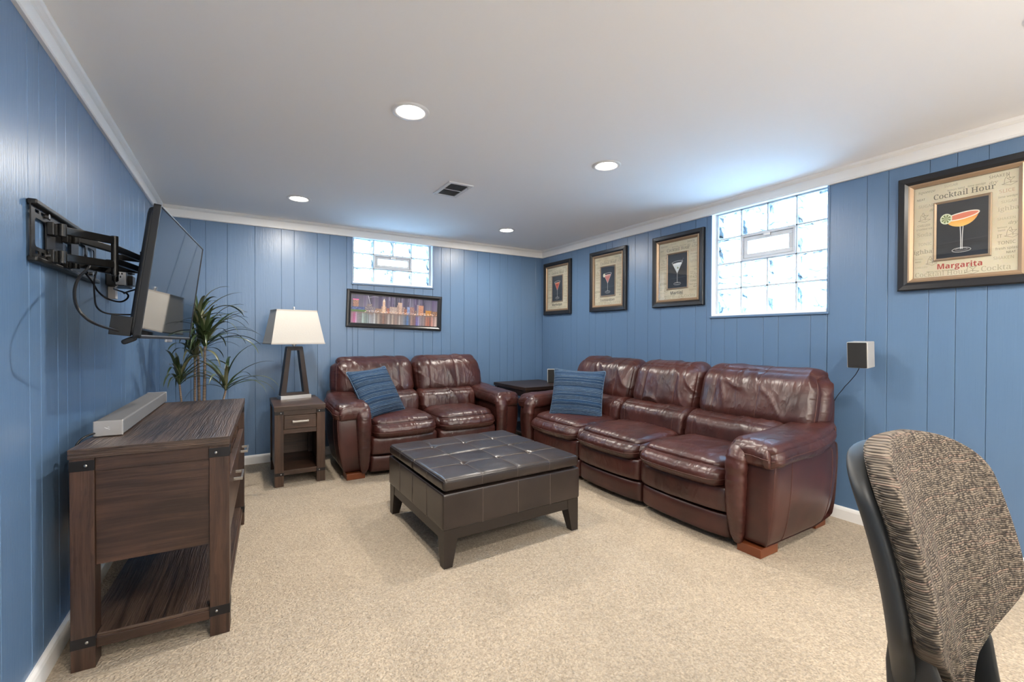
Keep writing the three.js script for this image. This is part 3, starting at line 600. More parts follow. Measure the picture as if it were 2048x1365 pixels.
// ------------------------------------------------------------------ table lamp
{
  const t = thing('table_lamp', 'table lamp with white rectangular shade and dark A frame base on the nightstand', 'lamp', [0.386, 0.612, -4.25], rad(11));
  part('base', boxG(-0.122, 0, -0.06, 0.122, 0.030, 0.06, { r: 0.002 }), MAT.silver, t, 'brushed metal base');
  const bar = (a, b, wa, wb, d) => prism([[0, 0], [1, 0], [1, 1], [0, 1]], 0, 1, (p, q, s) => [mix(a[0], b[0], s) + (p - 0.5) * mix(wa, wb, s), mix(a[1], b[1], s), (q - 0.5) * d], (p, q, s) => [s * 0.4, p * 0.04 + q * 0.05]);
  const d = 0.062;
  for (const s of [-1, 1]) part('upright', bar([s * 0.094, 0.030], [s * 0.046, 0.440], 0.042, 0.034, d), MAT.woodLamp, t);
  part('crosspiece', boxG(-0.075, 0.030, -d / 2 + 0.001, 0.075, 0.052, d / 2 - 0.001), MAT.woodLamp, t);
  part('cap', boxG(-0.060, 0.412, -d / 2 - 0.001, 0.060, 0.446, d / 2 + 0.001), MAT.woodLamp, t);
  part('neck', merged(new THREE.CylinderGeometry(0.008, 0.008, 0.33, 12).translate(0, 0.61, 0), new THREE.CylinderGeometry(0.018, 0.018, 0.07, 16).translate(0, 0.49, 0)), MAT.silver, t);
  // shade: tapered box open below and above, cloth with a bound edge
  const S0 = [0.212, 0.138], S1 = [0.160, 0.095], y0 = 0.468, y1 = 0.756, tri = [], th = 0.003;
  const ring = (w, dd, y) => [[-w, y, dd], [w, y, dd], [w, y, -dd], [-w, y, -dd]];
  const O0 = ring(...S0, y0), O1 = ring(...S1, y1), I0 = ring(S0[0] - th, S0[1] - th, y0), I1 = ring(S1[0] - th, S1[1] - th, y1);
  for (let i = 0; i < 4; i++) { const j = (i + 1) % 4; tri.push(O0[i], O0[j], O1[j], O0[i], O1[j], O1[i], I0[j], I0[i], I1[i], I0[j], I1[i], I1[j], O1[i], O1[j], I1[j], O1[i], I1[j], I1[i], O0[j], O0[i], I0[i], O0[j], I0[i], I0[j]); }
  const weave = dataTex(256, 256, (u, v) => 0.5 * tnoise(u, v, 128, 16, 111) + 0.5 * tnoise(u, v, 16, 128, 113), { color: false, size: 0.12 });
  const sg = new THREE.BufferGeometry(); sg.setAttribute('position', new THREE.Float32BufferAttribute(tri.flat(), 3)); sg.computeVertexNormals();
  const sh = part('shade', metreUV(sg, 'y'), std(0.56, 0.535, 0.49, 0.9, { bumpMap: weave, bumpScale: 0.0006 }), t, 'white cloth shade');
  const bind = std(0.52, 0.48, 0.43, 0.8);
  const loop = (w, dd, y) => { const g = []; const P = ring(w, dd, y); for (let i = 0; i < 4; i++) { const a = P[i], b = P[(i + 1) % 4]; g.push(boxG(Math.min(a[0], b[0]) - 0.002, y - 0.006, Math.min(a[2], b[2]) - 0.002, Math.max(a[0], b[0]) + 0.002, y + 0.006, Math.max(a[2], b[2]) + 0.002, { r: 0 })); } return merged(g); };
  part('binding', loop(S0[0] - 0.001, S0[1] - 0.001, y0 + 0.005), bind, sh); part('binding', loop(S1[0] + 0.0, S1[1] + 0.0, y1 - 0.005), bind, sh);
  part('spider', merged(boxG(-S1[0], y1 - 0.02, -0.002, S1[0], y1 - 0.016, 0.002, { r: 0 }), boxG(-0.002, y1 - 0.02, -S1[1], 0.002, y1 - 0.016, S1[1], { r: 0 })), MAT.silver, sh);
  part('finial', new THREE.LatheGeometry([[0.0001, 0.79], [0.006, 0.786], [0.009, 0.779], [0.006, 0.772], [0.004, 0.765], [0.007, 0.758], [0.004, 0.735], [0.0001, 0.735]].map(([x, y]) => new THREE.Vector2(x, y)), 16), MAT.silver, t);
}

// ------------------------------------------------------------------ sound bar
{
  const L = 1.0, t = thing('sound_bar', 'long grey cloth covered sound bar with silver end caps on the console', 'speaker', [-0.4275, 0.762, -2.752], rad(-1.15));
  const mesh = dataTex(256, 256, (u, v) => 0.5 + 0.25 * Math.sin(u * 2 * PI * 64) + 0.25 * Math.sin(v * 2 * PI * 64), { color: false, size: 0.12 });
  part('body', boxG(-0.0435, 0.003, -L / 2 + 0.006, 0.0435, 0.0605, L / 2 - 0.006, { r: 0.007, seg: 3 }), std(0.135, 0.135, 0.138, 0.75, { bumpMap: mesh, bumpScale: 0.0008 }), t, 'grey speaker cloth');
  const cap = (s) => part('end_cap', boxG(-0.0445, 0.002, s > 0 ? L / 2 - 0.007 : -L / 2, 0.0445, 0.0615, s > 0 ? L / 2 : -L / 2 + 0.007, { r: 0.006, seg: 3 }), std(0.52, 0.505, 0.49, 0.36, { metalness: 0.75 }), t, 'silver end cap');
  const c = cap(1); cap(-1);
  const white = std(0.85, 0.85, 0.85, 0.4), stroke = (x, y, l, a) => { const g = new THREE.BoxGeometry(l, 0.0011, 0.0006); g.rotateZ(a); g.translate(x, y, L / 2 + 0.0002); return g; };
  part('emblem', merged(stroke(-0.0065, 0.0335, 0.010, -0.62), stroke(0.0005, 0.0305, 0.012, -0.62), stroke(0.0015, 0.0365, 0.0055, -0.62)), white, c, 'small emblem of slanting strokes');
  for (const [x, y] of [[-0.040, 0.0565], [0.040, 0.0565], [-0.040, 0.007], [0.040, 0.007]]) part('screw', new THREE.CylinderGeometry(0.0013, 0.0013, 0.001, 8).rotateX(PI / 2).translate(x, y, L / 2), MAT.steel, c);
  t.updateMatrixWorld(true);
  part('power_cord', tubeG([[-0.460, 0.776, -2.275], [-0.480, 0.778, -2.25], [-0.500, 0.771, -2.215], [-0.514, 0.750, -2.20], [-0.519, 0.72, -2.205], [-0.520, 0.68, -2.21]].map((p) => t.worldToLocal(new THREE.Vector3(...p))), 0.004, 50, 8), MAT.rubber, t, 'black power cord');
  for (const z of [-0.4, 0.4]) part('foot', boxG(-0.03, 0, z - 0.02, 0.03, 0.004, z + 0.02, { r: 0.001 }), MAT.rubber, t);
}

// ------------------------------------------------------------------ wall speakers
MAT.grille = std(0.012, 0.012, 0.012, 0.7, { bumpMap: dataTex(128, 128, (u, v) => 0.5 + 0.5 * Math.sin(u * 2 * PI * 32) * Math.sin(v * 2 * PI * 32), { color: false, size: 0.06 }), bumpScale: 0.0008 });
function cubeSpeaker(label, pos, turn, tilt, group) {
  const t = thing('satellite_speaker', label, 'speaker', pos, turn, group); t.rotation.order = 'YXZ'; t.rotation.x = tilt;
  part('cabinet', boxG(-0.052, -0.076, -0.05, 0.052, 0.076, 0.044, { r: 0.004, seg: 3 }), std(0.50, 0.49, 0.47, 0.45, { metalness: 0.3 }), t, 'silver grey case');
  part('grille', boxG(-0.047, -0.074, 0.040, 0.047, 0.074, 0.050, { r: 0.004, seg: 3 }), MAT.grille, t, 'black grille');
  part('emblem', boxG(-0.009, -0.062, 0.0495, 0.009, -0.059, 0.0506, { r: 0 }), MAT.strap, t);
  return t;
}
{
  const t = cubeSpeaker('small black fronted speaker hung on the right wall beside the sofa', [3.118, 1.048, -1.175], -PI / 2, rad(4));
  part('bracket', merged(new THREE.CylinderGeometry(0.010, 0.010, 0.09, 12).rotateX(PI / 2).translate(0, -0.03, -0.08), boxG(-0.022, -0.07, -0.124, 0.022, 0.01, -0.114)), MAT.blackPlastic, t);
  t.updateMatrixWorld(true);
  part('wire', tubeG([[3.14, 0.978, -1.185], [3.17, 0.93, -1.215], [3.20, 0.87, -1.265], [3.218, 0.83, -1.30], [3.224, 0.72, -1.36], [3.226, 0.5, -1.40]].map((p) => t.worldToLocal(new THREE.Vector3(...p))), 0.0022, 50, 6), MAT.rubber, t, 'thin black wire');
  cubeSpeaker('small black fronted speaker standing on the corner end table behind the striped cushion', [3.040, 0.700, -4.12], rad(-34), 0);
}

// ------------------------------------------------------------------ television on its arm
const TV = { w: 0.886, h: 0.508, pos: [-0.251, 1.384, -2.561], rot: [rad(7.3), rad(84.9), rad(-0.8)] };
{
  const t = thing('television', 'black flat screen television tilted down on a wall arm', 'television', TV.pos);
  t.rotation.set(...TV.rot, 'YXZ');
  const x = TV.w / 2, y = TV.h / 2, b = 0.007;
  part('screen', boxG(-x + b, -y + 0.014, -0.006, x - b, y - b, -0.001, { r: 0 }), MAT.screen, t, 'dark glossy screen');
  part('bezel', merged(boxG(-x, y - b, -0.022, x, y, 0.0015), boxG(-x, -y, -0.022, x, -y + 0.014, 0.0015), boxG(-x, -y, -0.022, -x + b, y, 0.0015), boxG(x - b, -y, -0.022, x, y, 0.0015)), MAT.blackPlastic, t);
  part('chin_strip', boxG(-x + 0.01, -y + 0.0095, 0.001, x - 0.01, -y + 0.0115, 0.0022, { r: 0 }), MAT.silver, t, 'thin silver line');
  part('back_cover', puff({ w: TV.w - 0.01, h: TV.h - 0.01, d: 0.036, rx: 0.03, ry: 0.03, rz: 0.017, seg: [16, 12, 6], deform: (p) => { p.z -= 0.026; } }), MAT.blackPlastic, t);
  part('back_hump', puff({ w: TV.w * 0.72, h: TV.h * 0.6, d: 0.04, rx: 0.02, rz: 0.019, seg: [12, 10, 6], deform: (p) => { p.z -= 0.052; p.y -= 0.05; } }), MAT.blackPlastic, t);
  part('sensor', boxG(-0.03, -y - 0.014, -0.012, 0.075, -y + 0.002, -0.002, { r: 0.003 }), MAT.silver, t, 'small silver sensor under the screen');
  part('connector_box', boxG(-x + 0.001, -y + 0.004, -0.092, -x + 0.022, -y + 0.076, -0.030, { r: 0.002 }), MAT.blackPlastic, t);
  const fl = part('flap', puff({ w: 0.012, h: 0.05, d: 0.02, rx: 0.005, ry: 0.012, rz: 0.009, seg: [6, 8, 6] }), MAT.rubber, t); fl.position.set(-x + 0.02, -y - 0.010, -0.034); fl.rotation.x = rad(58);
  part('mount_plate', boxG(-0.11, -0.11, -0.086, 0.11, 0.11, -0.072, { r: 0.003 }), MAT.blackMetal, t);
}
{
  const t = thing('tv_mount', 'black metal articulated television mount with slotted plate on the left wall', 'wall mount', [XL, 1.48, -2.345]);
  // wall plate in local coordinates: x out of the wall, z along it
  const z0 = -0.365, z1 = 0.365, y0 = -0.088, y1 = 0.092, sh = new THREE.Shape();
  sh.moveTo(z0, y0); sh.lineTo(z1, y0); sh.lineTo(z1, y1); sh.lineTo(z0, y1); sh.closePath();
  const hole = (a, b, c, d, r) => { const h = new THREE.Path(); h.moveTo(a + r, c); h.lineTo(b - r, c); h.quadraticCurveTo(b, c, b, c + r); h.lineTo(b, d - r); h.quadraticCurveTo(b, d, b - r, d); h.lineTo(a + r, d); h.quadraticCurveTo(a, d, a, d - r); h.lineTo(a, c + r); h.quadraticCurveTo(a, c, a + r, c); sh.holes.push(h); };
  for (const [a, b] of [[-0.335, -0.235], [-0.205, -0.110], [-0.02, 0.075], [0.235, 0.335]]) hole(a, b, -0.045, 0.048, 0.014);
  for (const zz of [-0.34, -0.29, -0.24, 0.20, 0.25, 0.30]) for (const yy of [-0.068, 0.064]) hole(zz, zz + 0.034, yy, yy + 0.011, 0.005);
  const pg = new THREE.ExtrudeGeometry(sh, { depth: 0.004, bevelEnabled: false, curveSegments: 5 }); pg.rotateY(-PI / 2); pg.translate(0.012, 0, 0);
  // ExtrudeGeometry's x now runs along z
  const pl = part('wall_plate', pg, MAT.blackMetal, t);
  for (const y of [y0, y1]) part('plate_rail', boxG(0.0, y - 0.009, z0, 0.026, y + 0.009, z1, { r: 0.006, along: 'z' }), MAT.blackMetal, pl);
  for (const [y, z] of [[0.07, 0.245], [-0.062, 0.232], [0.07, -0.27], [-0.062, -0.27]]) part('lag_bolt', new THREE.CylinderGeometry(0.008, 0.009, 0.010, 6).rotateZ(PI / 2).translate(0.017, y, z), MAT.steel, pl);
  const bar = (a, b, y, hh = 0.028, th = 0.016) => { const L = Math.hypot(b[0] - a[0], b[1] - a[1]), g = boxG(-L / 2, -hh / 2, -th / 2, L / 2, hh / 2, th / 2, { r: 0.003 }); g.rotateY(-Math.atan2(b[1] - a[1], b[0] - a[0])); g.translate((a[0] + b[0]) / 2, y, (a[1] + b[1]) / 2); return g; };
  const rod = (x, z, ya, yb, r) => new THREE.CylinderGeometry(r, r, yb - ya, 16).translate(x, (ya + yb) / 2, z);
  const P1 = [0.045, 0.215], E1 = [0.160, 0.090], P2 = [0.045, 0.07], E2 = [0.115, -0.16], TVm = [0.205, -0.20];
  for (const [P, E] of [[P1, E1], [P2, E2]]) {
    for (const y of [0.033, -0.060]) {
      part('pivot', merged(boxG(0.012, y - 0.022, P[1] - 0.022, 0.03, y + 0.022, P[1] + 0.022, { r: 0.003 }), rod(P[0], P[1], y - 0.021, y + 0.021, 0.012), boxG(0.02, y - 0.02, P[1] - 0.006, P[0], y + 0.02, P[1] + 0.006)), MAT.blackMetal, t);
      part('arm', bar(P, E, y), MAT.blackMetal, t);
    }
    part('elbow', merged(rod(E[0], E[1], -0.098, 0.050, 0.0115), rod(E[0], E[1], -0.102, -0.098, 0.008)), MAT.blackMetal, t);
    for (const y of [0.005, -0.045]) part('forearm', bar(E, TVm, y, 0.024), MAT.blackMetal, t);
  }
  part('head', merged(rod(TVm[0], TVm[1], -0.11, 0.04, 0.014), boxG(TVm[0], -0.10, TVm[1] - 0.03, TVm[0] + 0.018, 0.03, TVm[1] + 0.03)), MAT.blackMetal, t);
}
{
  const t = thing('surge_protector', 'black multi outlet surge protector plugged into the left wall behind the television', 'power outlet', [XL, 1.462, -3.02]);
  part('body', boxG(0.0, -0.064, -0.10, 0.074, 0.064, 0.098, { r: 0.006 }), MAT.blackPlastic, t);
  const f = part('outlet_face', boxG(0.040, -0.060, 0.096, 0.078, 0.060, 0.104, { r: 0.003 }), MAT.whitePlastic, t, 'white outlet strip');
  for (const y of [-0.012, 0.03]) for (const [dx, dy] of [[0.053, 0.008], [0.065, 0.008], [0.059, -0.008]]) part('slot', boxG(dx - 0.0025, y + dy - 0.005, 0.1035, dx + 0.0025, y + dy + 0.005, 0.1045, { r: 0 }), MAT.rubber, f);
  part('plug', boxG(0.06, -0.055, -0.04, 0.095, -0.005, 0.03, { r: 0.004 }), MAT.blackPlastic, t); part('plug', boxG(0.06, 0.008, -0.05, 0.092, 0.05, 0.02, { r: 0.004 }), MAT.blackPlastic, t);
  tag(part('cable_cover', boxG(XL, 1.335, -3.02, XL + 0.030, 1.396, -2.97, { r: 0.003 }), MAT.whitePlastic, scene), 'short white plastic box on the wall below the black surge protector', 'cable box');
}
const cord = (label, pts, r) => tag(part(numbered('tv_cable'), tubeG(pts, r, 90, 8), MAT.rubber, scene), label, 'cable');
cord('thick black cable looping from the mount down to the box on the television back', [[-0.535, 1.47, -2.42], [-0.5, 1.415, -2.307], [-0.48, 1.349, -2.095], [-0.46, 1.292, -1.96], [-0.44, 1.242, -1.893], [-0.42, 1.207, -1.89], [-0.4, 1.185, -1.93], [-0.375, 1.165, -2.07]], 0.0046);
cord('thin black cable hanging in a deep bend between mount and television', [[-0.535, 1.475, -2.60], [-0.52, 1.45, -2.538], [-0.50, 1.371, -2.38], [-0.48, 1.301, -2.284], [-0.45, 1.252, -2.172], [-0.42, 1.230, -2.15], [-0.375, 1.227, -2.16], [-0.335, 1.229, -2.20]], 0.0030);
cord('black cable coiled in a flat loop behind the television', [[-0.53, 1.395, -2.403], [-0.52, 1.365, -2.453], [-0.50, 1.329, -2.43], [-0.47, 1.30, -2.425], [-0.44, 1.292, -2.476], [-0.42, 1.307, -2.493], [-0.418, 1.326, -2.50], [-0.435, 1.336, -2.494], [-0.465, 1.348, -2.553], [-0.50, 1.365, -2.70], [-0.525, 1.395, -2.90]], 0.0036);
cord('short black cable joining the coiled cable to the television', [[-0.425, 1.328, -2.466], [-0.40, 1.334, -2.42], [-0.365, 1.345, -2.40], [-0.325, 1.355, -2.42]], 0.0036);

// ------------------------------------------------------------------ framed pictures
MAT.frameBlack = std(0.010, 0.010, 0.012, 0.32);
MAT.frameLip = std(0.36, 0.25, 0.16, 0.38, { metalness: 0.55, bumpMap: woodBumpTex, bumpScale: 0.0004 });
MAT.pictureGlass = std(0.97, 0.98, 0.98, 0.02, { transmission: 1, thickness: 0, ior: 1.5 });
// mitred frame: profile points [distance in from the outer edge, height out of the wall]
function frameG(w, h, prof) {
  const C = [[-1, -1], [1, -1], [1, 1], [-1, 1]], at = (k, [d, n]) => [C[k][0] * (w / 2 - d), C[k][1] * (h / 2 - d), n], tri = [];
  for (let k = 0; k < 4; k++) { const j = (k + 1) % 4; for (let i = 0; i < prof.length; i++) { const a = prof[i], b = prof[(i + 1) % prof.length]; tri.push(at(k, a), at(j, a), at(j, b), at(k, a), at(j, b), at(k, b)); } }
  return solid(tri);
}
const planeG = (w, h, z) => new THREE.PlaneGeometry(w, h).translate(0, 0, z);
function canvasTex(w, h, draw) { const c = document.createElement('canvas'); c.width = w; c.height = h; const g = c.getContext('2d'); draw(g, w, h); const t = new THREE.CanvasTexture(c); t.colorSpace = THREE.SRGBColorSpace; t.anisotropy = 8; return t; }

function shakerSketch(g, x, y, s) {
  g.save(); g.translate(x, y); g.scale(s, s); g.strokeStyle = 'rgba(88,78,62,0.75)'; g.lineWidth = 1.6;
  g.beginPath(); g.moveTo(-16, 14); g.lineTo(-14, -6); g.quadraticCurveTo(-12, -18, -6, -20); g.lineTo(-5, -28); g.lineTo(1, -28); g.lineTo(2, -20); g.quadraticCurveTo(6, -14, 6, -8); g.stroke();
  g.beginPath(); g.moveTo(-6, -12); g.lineTo(22, -12); g.lineTo(8, 2); g.closePath(); g.moveTo(8, 2); g.lineTo(8, 16); g.stroke();
  g.beginPath(); g.moveTo(-24, 16); g.lineTo(8, 26); g.lineTo(32, 14); g.lineTo(4, 8); g.closePath(); g.stroke(); g.restore();
}
function cocktailPrint(title, titleColor, drink) {
  return canvasTex(640, 780, (g, w, h) => {
    g.fillStyle = '#cfc5ab'; g.fillRect(0, 0, w, h);
    const r = rng(title.length * 31 + 5);
    for (let i = 0; i < 260; i++) { const x = r() * w, y = r() * h, s = 30 + r() * 90, G = g.createRadialGradient(x, y, 0, x, y, s), a = 0.03 + 0.05 * r(), c = r() < 0.5 ? '150,125,80' : '232,226,205'; G.addColorStop(0, `rgba(${c},${a})`); G.addColorStop(1, `rgba(${c},0)`); g.fillStyle = G; g.fillRect(x - s, y - s, 2 * s, 2 * s); }
    const word = (t, x, y, s, c = 'rgba(96,88,70,0.75)', f = 'sans-serif', st = '') => { g.fillStyle = c; g.font = `${st} ${s}px ${f}`; g.fillText(t, x, y); };
    const pale = 'rgba(120,110,88,0.5)', mid = 'rgba(92,84,66,0.7)', rust = 'rgba(150,95,70,0.55)';
    g.textBaseline = 'alphabetic'; g.textAlign = 'left';
    word('Squeeze', 24, 54, 30, mid, 'serif', 'italic'); word('NEAT', 18, 112, 24, 'rgba(60,54,44,0.8)'); word('SUGAR', 30, 176, 34, pale); word('dry', 104, 214, 26, mid, 'serif', 'italic'); shakerSketch(g, 66, 262, 1.45);
    word('CHILLED', 24, 336, 23, mid); word('crushed ice', 18, 366, 21, mid); word('Soda', 22, 422, 44, pale, 'serif'); word('TONIC', 30, 500, 32, pale); word('ighball', 0, 570, 48, mid, 'serif'); word('lemon', 8, 620, 20, pale); word('twist', 10, 644, 20, mid); shakerSketch(g, 118, 640, 1.35);
    word('CHILLED', 12, 694, 22, pale); word('lemon twist   lime wedge', 90, 736, 17, mid); word('SUGAR', 200, 40, 28, pale); word('lemon twist   lime wedge', 220, 76, 21, mid);
    word('SHAKEN', 470, 46, 32, mid); word('dry', 470, 88, 30, mid, 'serif', 'italic'); shakerSketch(g, 580, 84, 1.5); word('SLICE', 528, 172, 36, rust); word('lime wedge', 524, 212, 21, mid); word('SUGAR', 540, 254, 28, pale); word('ighball', 522, 312, 44, pale, 'serif'); word('SHAKEN', 520, 382, 28, pale);
    word('dry', 580, 420, 30, mid, 'serif', 'italic'); shakerSketch(g, 596, 486, 1.45); word('lemon', 520, 446, 20, mid); word('twist', 524, 468, 20, mid); word('IT', 520, 516, 34, mid); word('TONIC', 524, 570, 34, mid); word('fresh splash', 512, 610, 25, mid); word('NEAT', 572, 642, 22, 'rgba(52,48,40,0.85)'); word('SHAKEN', 500, 684, 32, pale); word('Cocktail Hour', 10, 770, 52, pale, 'serif'); shakerSketch(g, 372, 738, 1.5); word('Cockta', 430, 764, 54, pale, 'serif');
    g.textAlign = 'center'; word('Cocktail Hour', 320, 126, 58, '#4a443c', 'serif', ''); word(title, 300, 716, title.length > 10 ? 52 : 60, titleColor, 'sans-serif', 'bold');
  });
}
function drinkPrint(kind) {
  return canvasTex(400, 512, (g, w, h) => {
    g.fillStyle = '#22242a'; g.fillRect(0, 0, w, h); g.fillStyle = '#1c1d22'; g.fillRect(0, h * 0.72, w, h * 0.28);
    g.strokeStyle = 'rgba(140,140,145,0.6)'; g.lineWidth = 2; g.beginPath(); g.moveTo(10, h * 0.735); g.lineTo(w, h * 0.69); g.stroke();
    const cx = w * 0.5, glass = 'rgba(235,232,228,0.9)'; g.lineCap = 'round';
    const base = () => { g.strokeStyle = glass; g.lineWidth = 4; g.beginPath(); g.ellipse(cx, 450, 72, 20, 0, 0, 7); g.stroke(); g.lineWidth = 2; g.beginPath(); g.ellipse(cx, 446, 46, 11, 0, 0, 7); g.stroke(); };
    if (kind === 'margarita') {
      const G = g.createLinearGradient(0, 130, 0, 240); G.addColorStop(0, '#dc7348'); G.addColorStop(0.45, '#e8a54c'); G.addColorStop(1, '#ecc470');
      g.fillStyle = G; g.beginPath(); g.moveTo(cx - 130, 160); g.quadraticCurveTo(cx - 100, 235, cx, 238); g.quadraticCurveTo(cx + 108, 225, cx + 134, 120); g.closePath(); g.fill();
      g.fillStyle = '#d67a5e'; g.beginPath(); g.ellipse(cx, 142, 128, 26, -0.12, 0, 7); g.fill(); g.strokeStyle = '#efe6d6'; g.lineWidth = 9; g.beginPath(); g.ellipse(cx, 142, 132, 29, -0.12, 0, 7); g.stroke();
      g.fillStyle = '#d9dcc0'; g.beginPath(); g.arc(cx - 122, 150, 48, 0, 7); g.fill(); g.fillStyle = '#6f7d4a'; for (let i = 0; i < 8; i++) { g.beginPath(); g.moveTo(cx - 122, 150); g.arc(cx - 122, 150, 38, i * 0.785 + 0.1, i * 0.785 + 0.6); g.fill(); }
      g.strokeStyle = glass; g.lineWidth = 7; for (const d of [-7, 7]) { g.beginPath(); g.moveTo(cx + d * 1.6, 240); g.quadraticCurveTo(cx + d * 0.6, 330, cx + d * 0.9, 440); g.stroke(); } base();
    } else {
      const col = { martini: ['#d8dde0', '#eef1f2'], cosmopolitan: ['#c8776a', '#d99a8c'], manhattan: ['#c4502e', '#d97a4e'] }[kind], yT = kind === 'manhattan' ? 120 : 130;
      g.fillStyle = col[0]; g.beginPath(); g.moveTo(cx - 92, yT + 26); g.lineTo(cx + 92, yT + 20); g.lineTo(cx, 290); g.closePath(); g.fill();
      g.fillStyle = col[1]; g.beginPath(); g.ellipse(cx, yT + 24, 92, 17, -0.05, 0, 7); g.fill();
      g.strokeStyle = glass; g.lineWidth = 5; g.beginPath(); g.moveTo(cx - 112, yT); g.lineTo(cx, 296); g.lineTo(cx + 112, yT - 6); g.stroke(); g.beginPath(); g.ellipse(cx, yT - 2, 112, 18, -0.05, 0, 7); g.stroke();
      g.lineWidth = 6; g.beginPath(); g.moveTo(cx, 296); g.lineTo(cx, 440); g.stroke(); base();
      if (kind === 'martini') { g.lineWidth = 3; g.beginPath(); g.moveTo(cx - 10, 240); g.lineTo(cx + 128, 80); g.stroke(); g.fillStyle = '#7d8457'; g.beginPath(); g.arc(cx + 12, 214, 15, 0, 7); g.fill(); }
      if (kind === 'cosmopolitan') { g.fillStyle = '#e2dcc2'; g.beginPath(); g.arc(cx - 104, yT + 18, 34, 0, 7); g.fill(); }
      if (kind === 'manhattan') { g.fillStyle = '#8e1f1f'; g.beginPath(); g.arc(cx - 8, yT + 60, 16, 0, 7); g.fill(); }
    }
  });
}
function cocktailPicture(label, zc, kind, title, color) {
  const w = 0.53, h = 0.635, t = thing('framed_print', label, 'picture', [XR, 1.731, zc], -PI / 2, 'framed cocktail prints');
  part('frame', frameG(w, h, [[0, 0], [0, 0.026], [0.006, 0.032], [0.030, 0.030], [0.046, 0.022], [0.046, 0.002]]), MAT.frameBlack, t, 'black frame');
  part('lip', frameG(w - 0.090, h - 0.090, [[0, 0.004], [0, 0.024], [0.008, 0.026], [0.022, 0.016], [0.022, 0.004]]), MAT.frameLip, t, 'bronze inner lip');
  const pw = w - 0.132, ph = h - 0.132;
  part('print', boxG(-pw / 2 - 0.004, -ph / 2 - 0.004, 0.001, pw / 2 + 0.004, ph / 2 + 0.004, 0.006, { r: 0 }), std(0.6, 0.56, 0.45, 0.8), t);
  part('print_sheet', planeG(pw, ph, 0.0065), std(1, 1, 1, 0.8, { map: cocktailPrint(title, color, kind) }), t);
  const iw = pw * 0.50, ih = ph * 0.59, oy = -0.006;
  const inset = part('inset', planeG(iw, ih, 0.0085).translate(-0.004, oy, 0), std(1, 1, 1, 0.75, { map: drinkPrint(kind) }), t);
  part('inset_frame', frameG(iw + 0.022, ih + 0.022, [[0, 0.006], [0, 0.012], [0.004, 0.014], [0.012, 0.010], [0.012, 0.006]]).translate(-0.004, oy, 0), MAT.frameLip, inset, 'narrow bronze inner frame');
  part('glass', boxG(-pw / 2 - 0.002, -ph / 2 - 0.002, 0.0165, pw / 2 + 0.002, ph / 2 + 0.002, 0.0175, { r: 0 }), MAT.pictureGlass, t);
  return t;
}
cocktailPicture('framed cocktail print lettered Manhattan, nearest the corner of the room', -4.283, 'manhattan', 'Manhattan', '#2e2a26');
cocktailPicture('framed cocktail print lettered Cosmopolitan, second from the corner of the room', -3.424, 'cosmopolitan', 'Cosmopolitan', '#6d665c');
cocktailPicture('framed cocktail print lettered Martini, just left of the large window', -2.563, 'martini', 'Martini', '#55504a');
cocktailPicture('framed cocktail print lettered Margarita in red, right of the large window', -0.775, 'margarita', 'Margarita', '#a03a30');
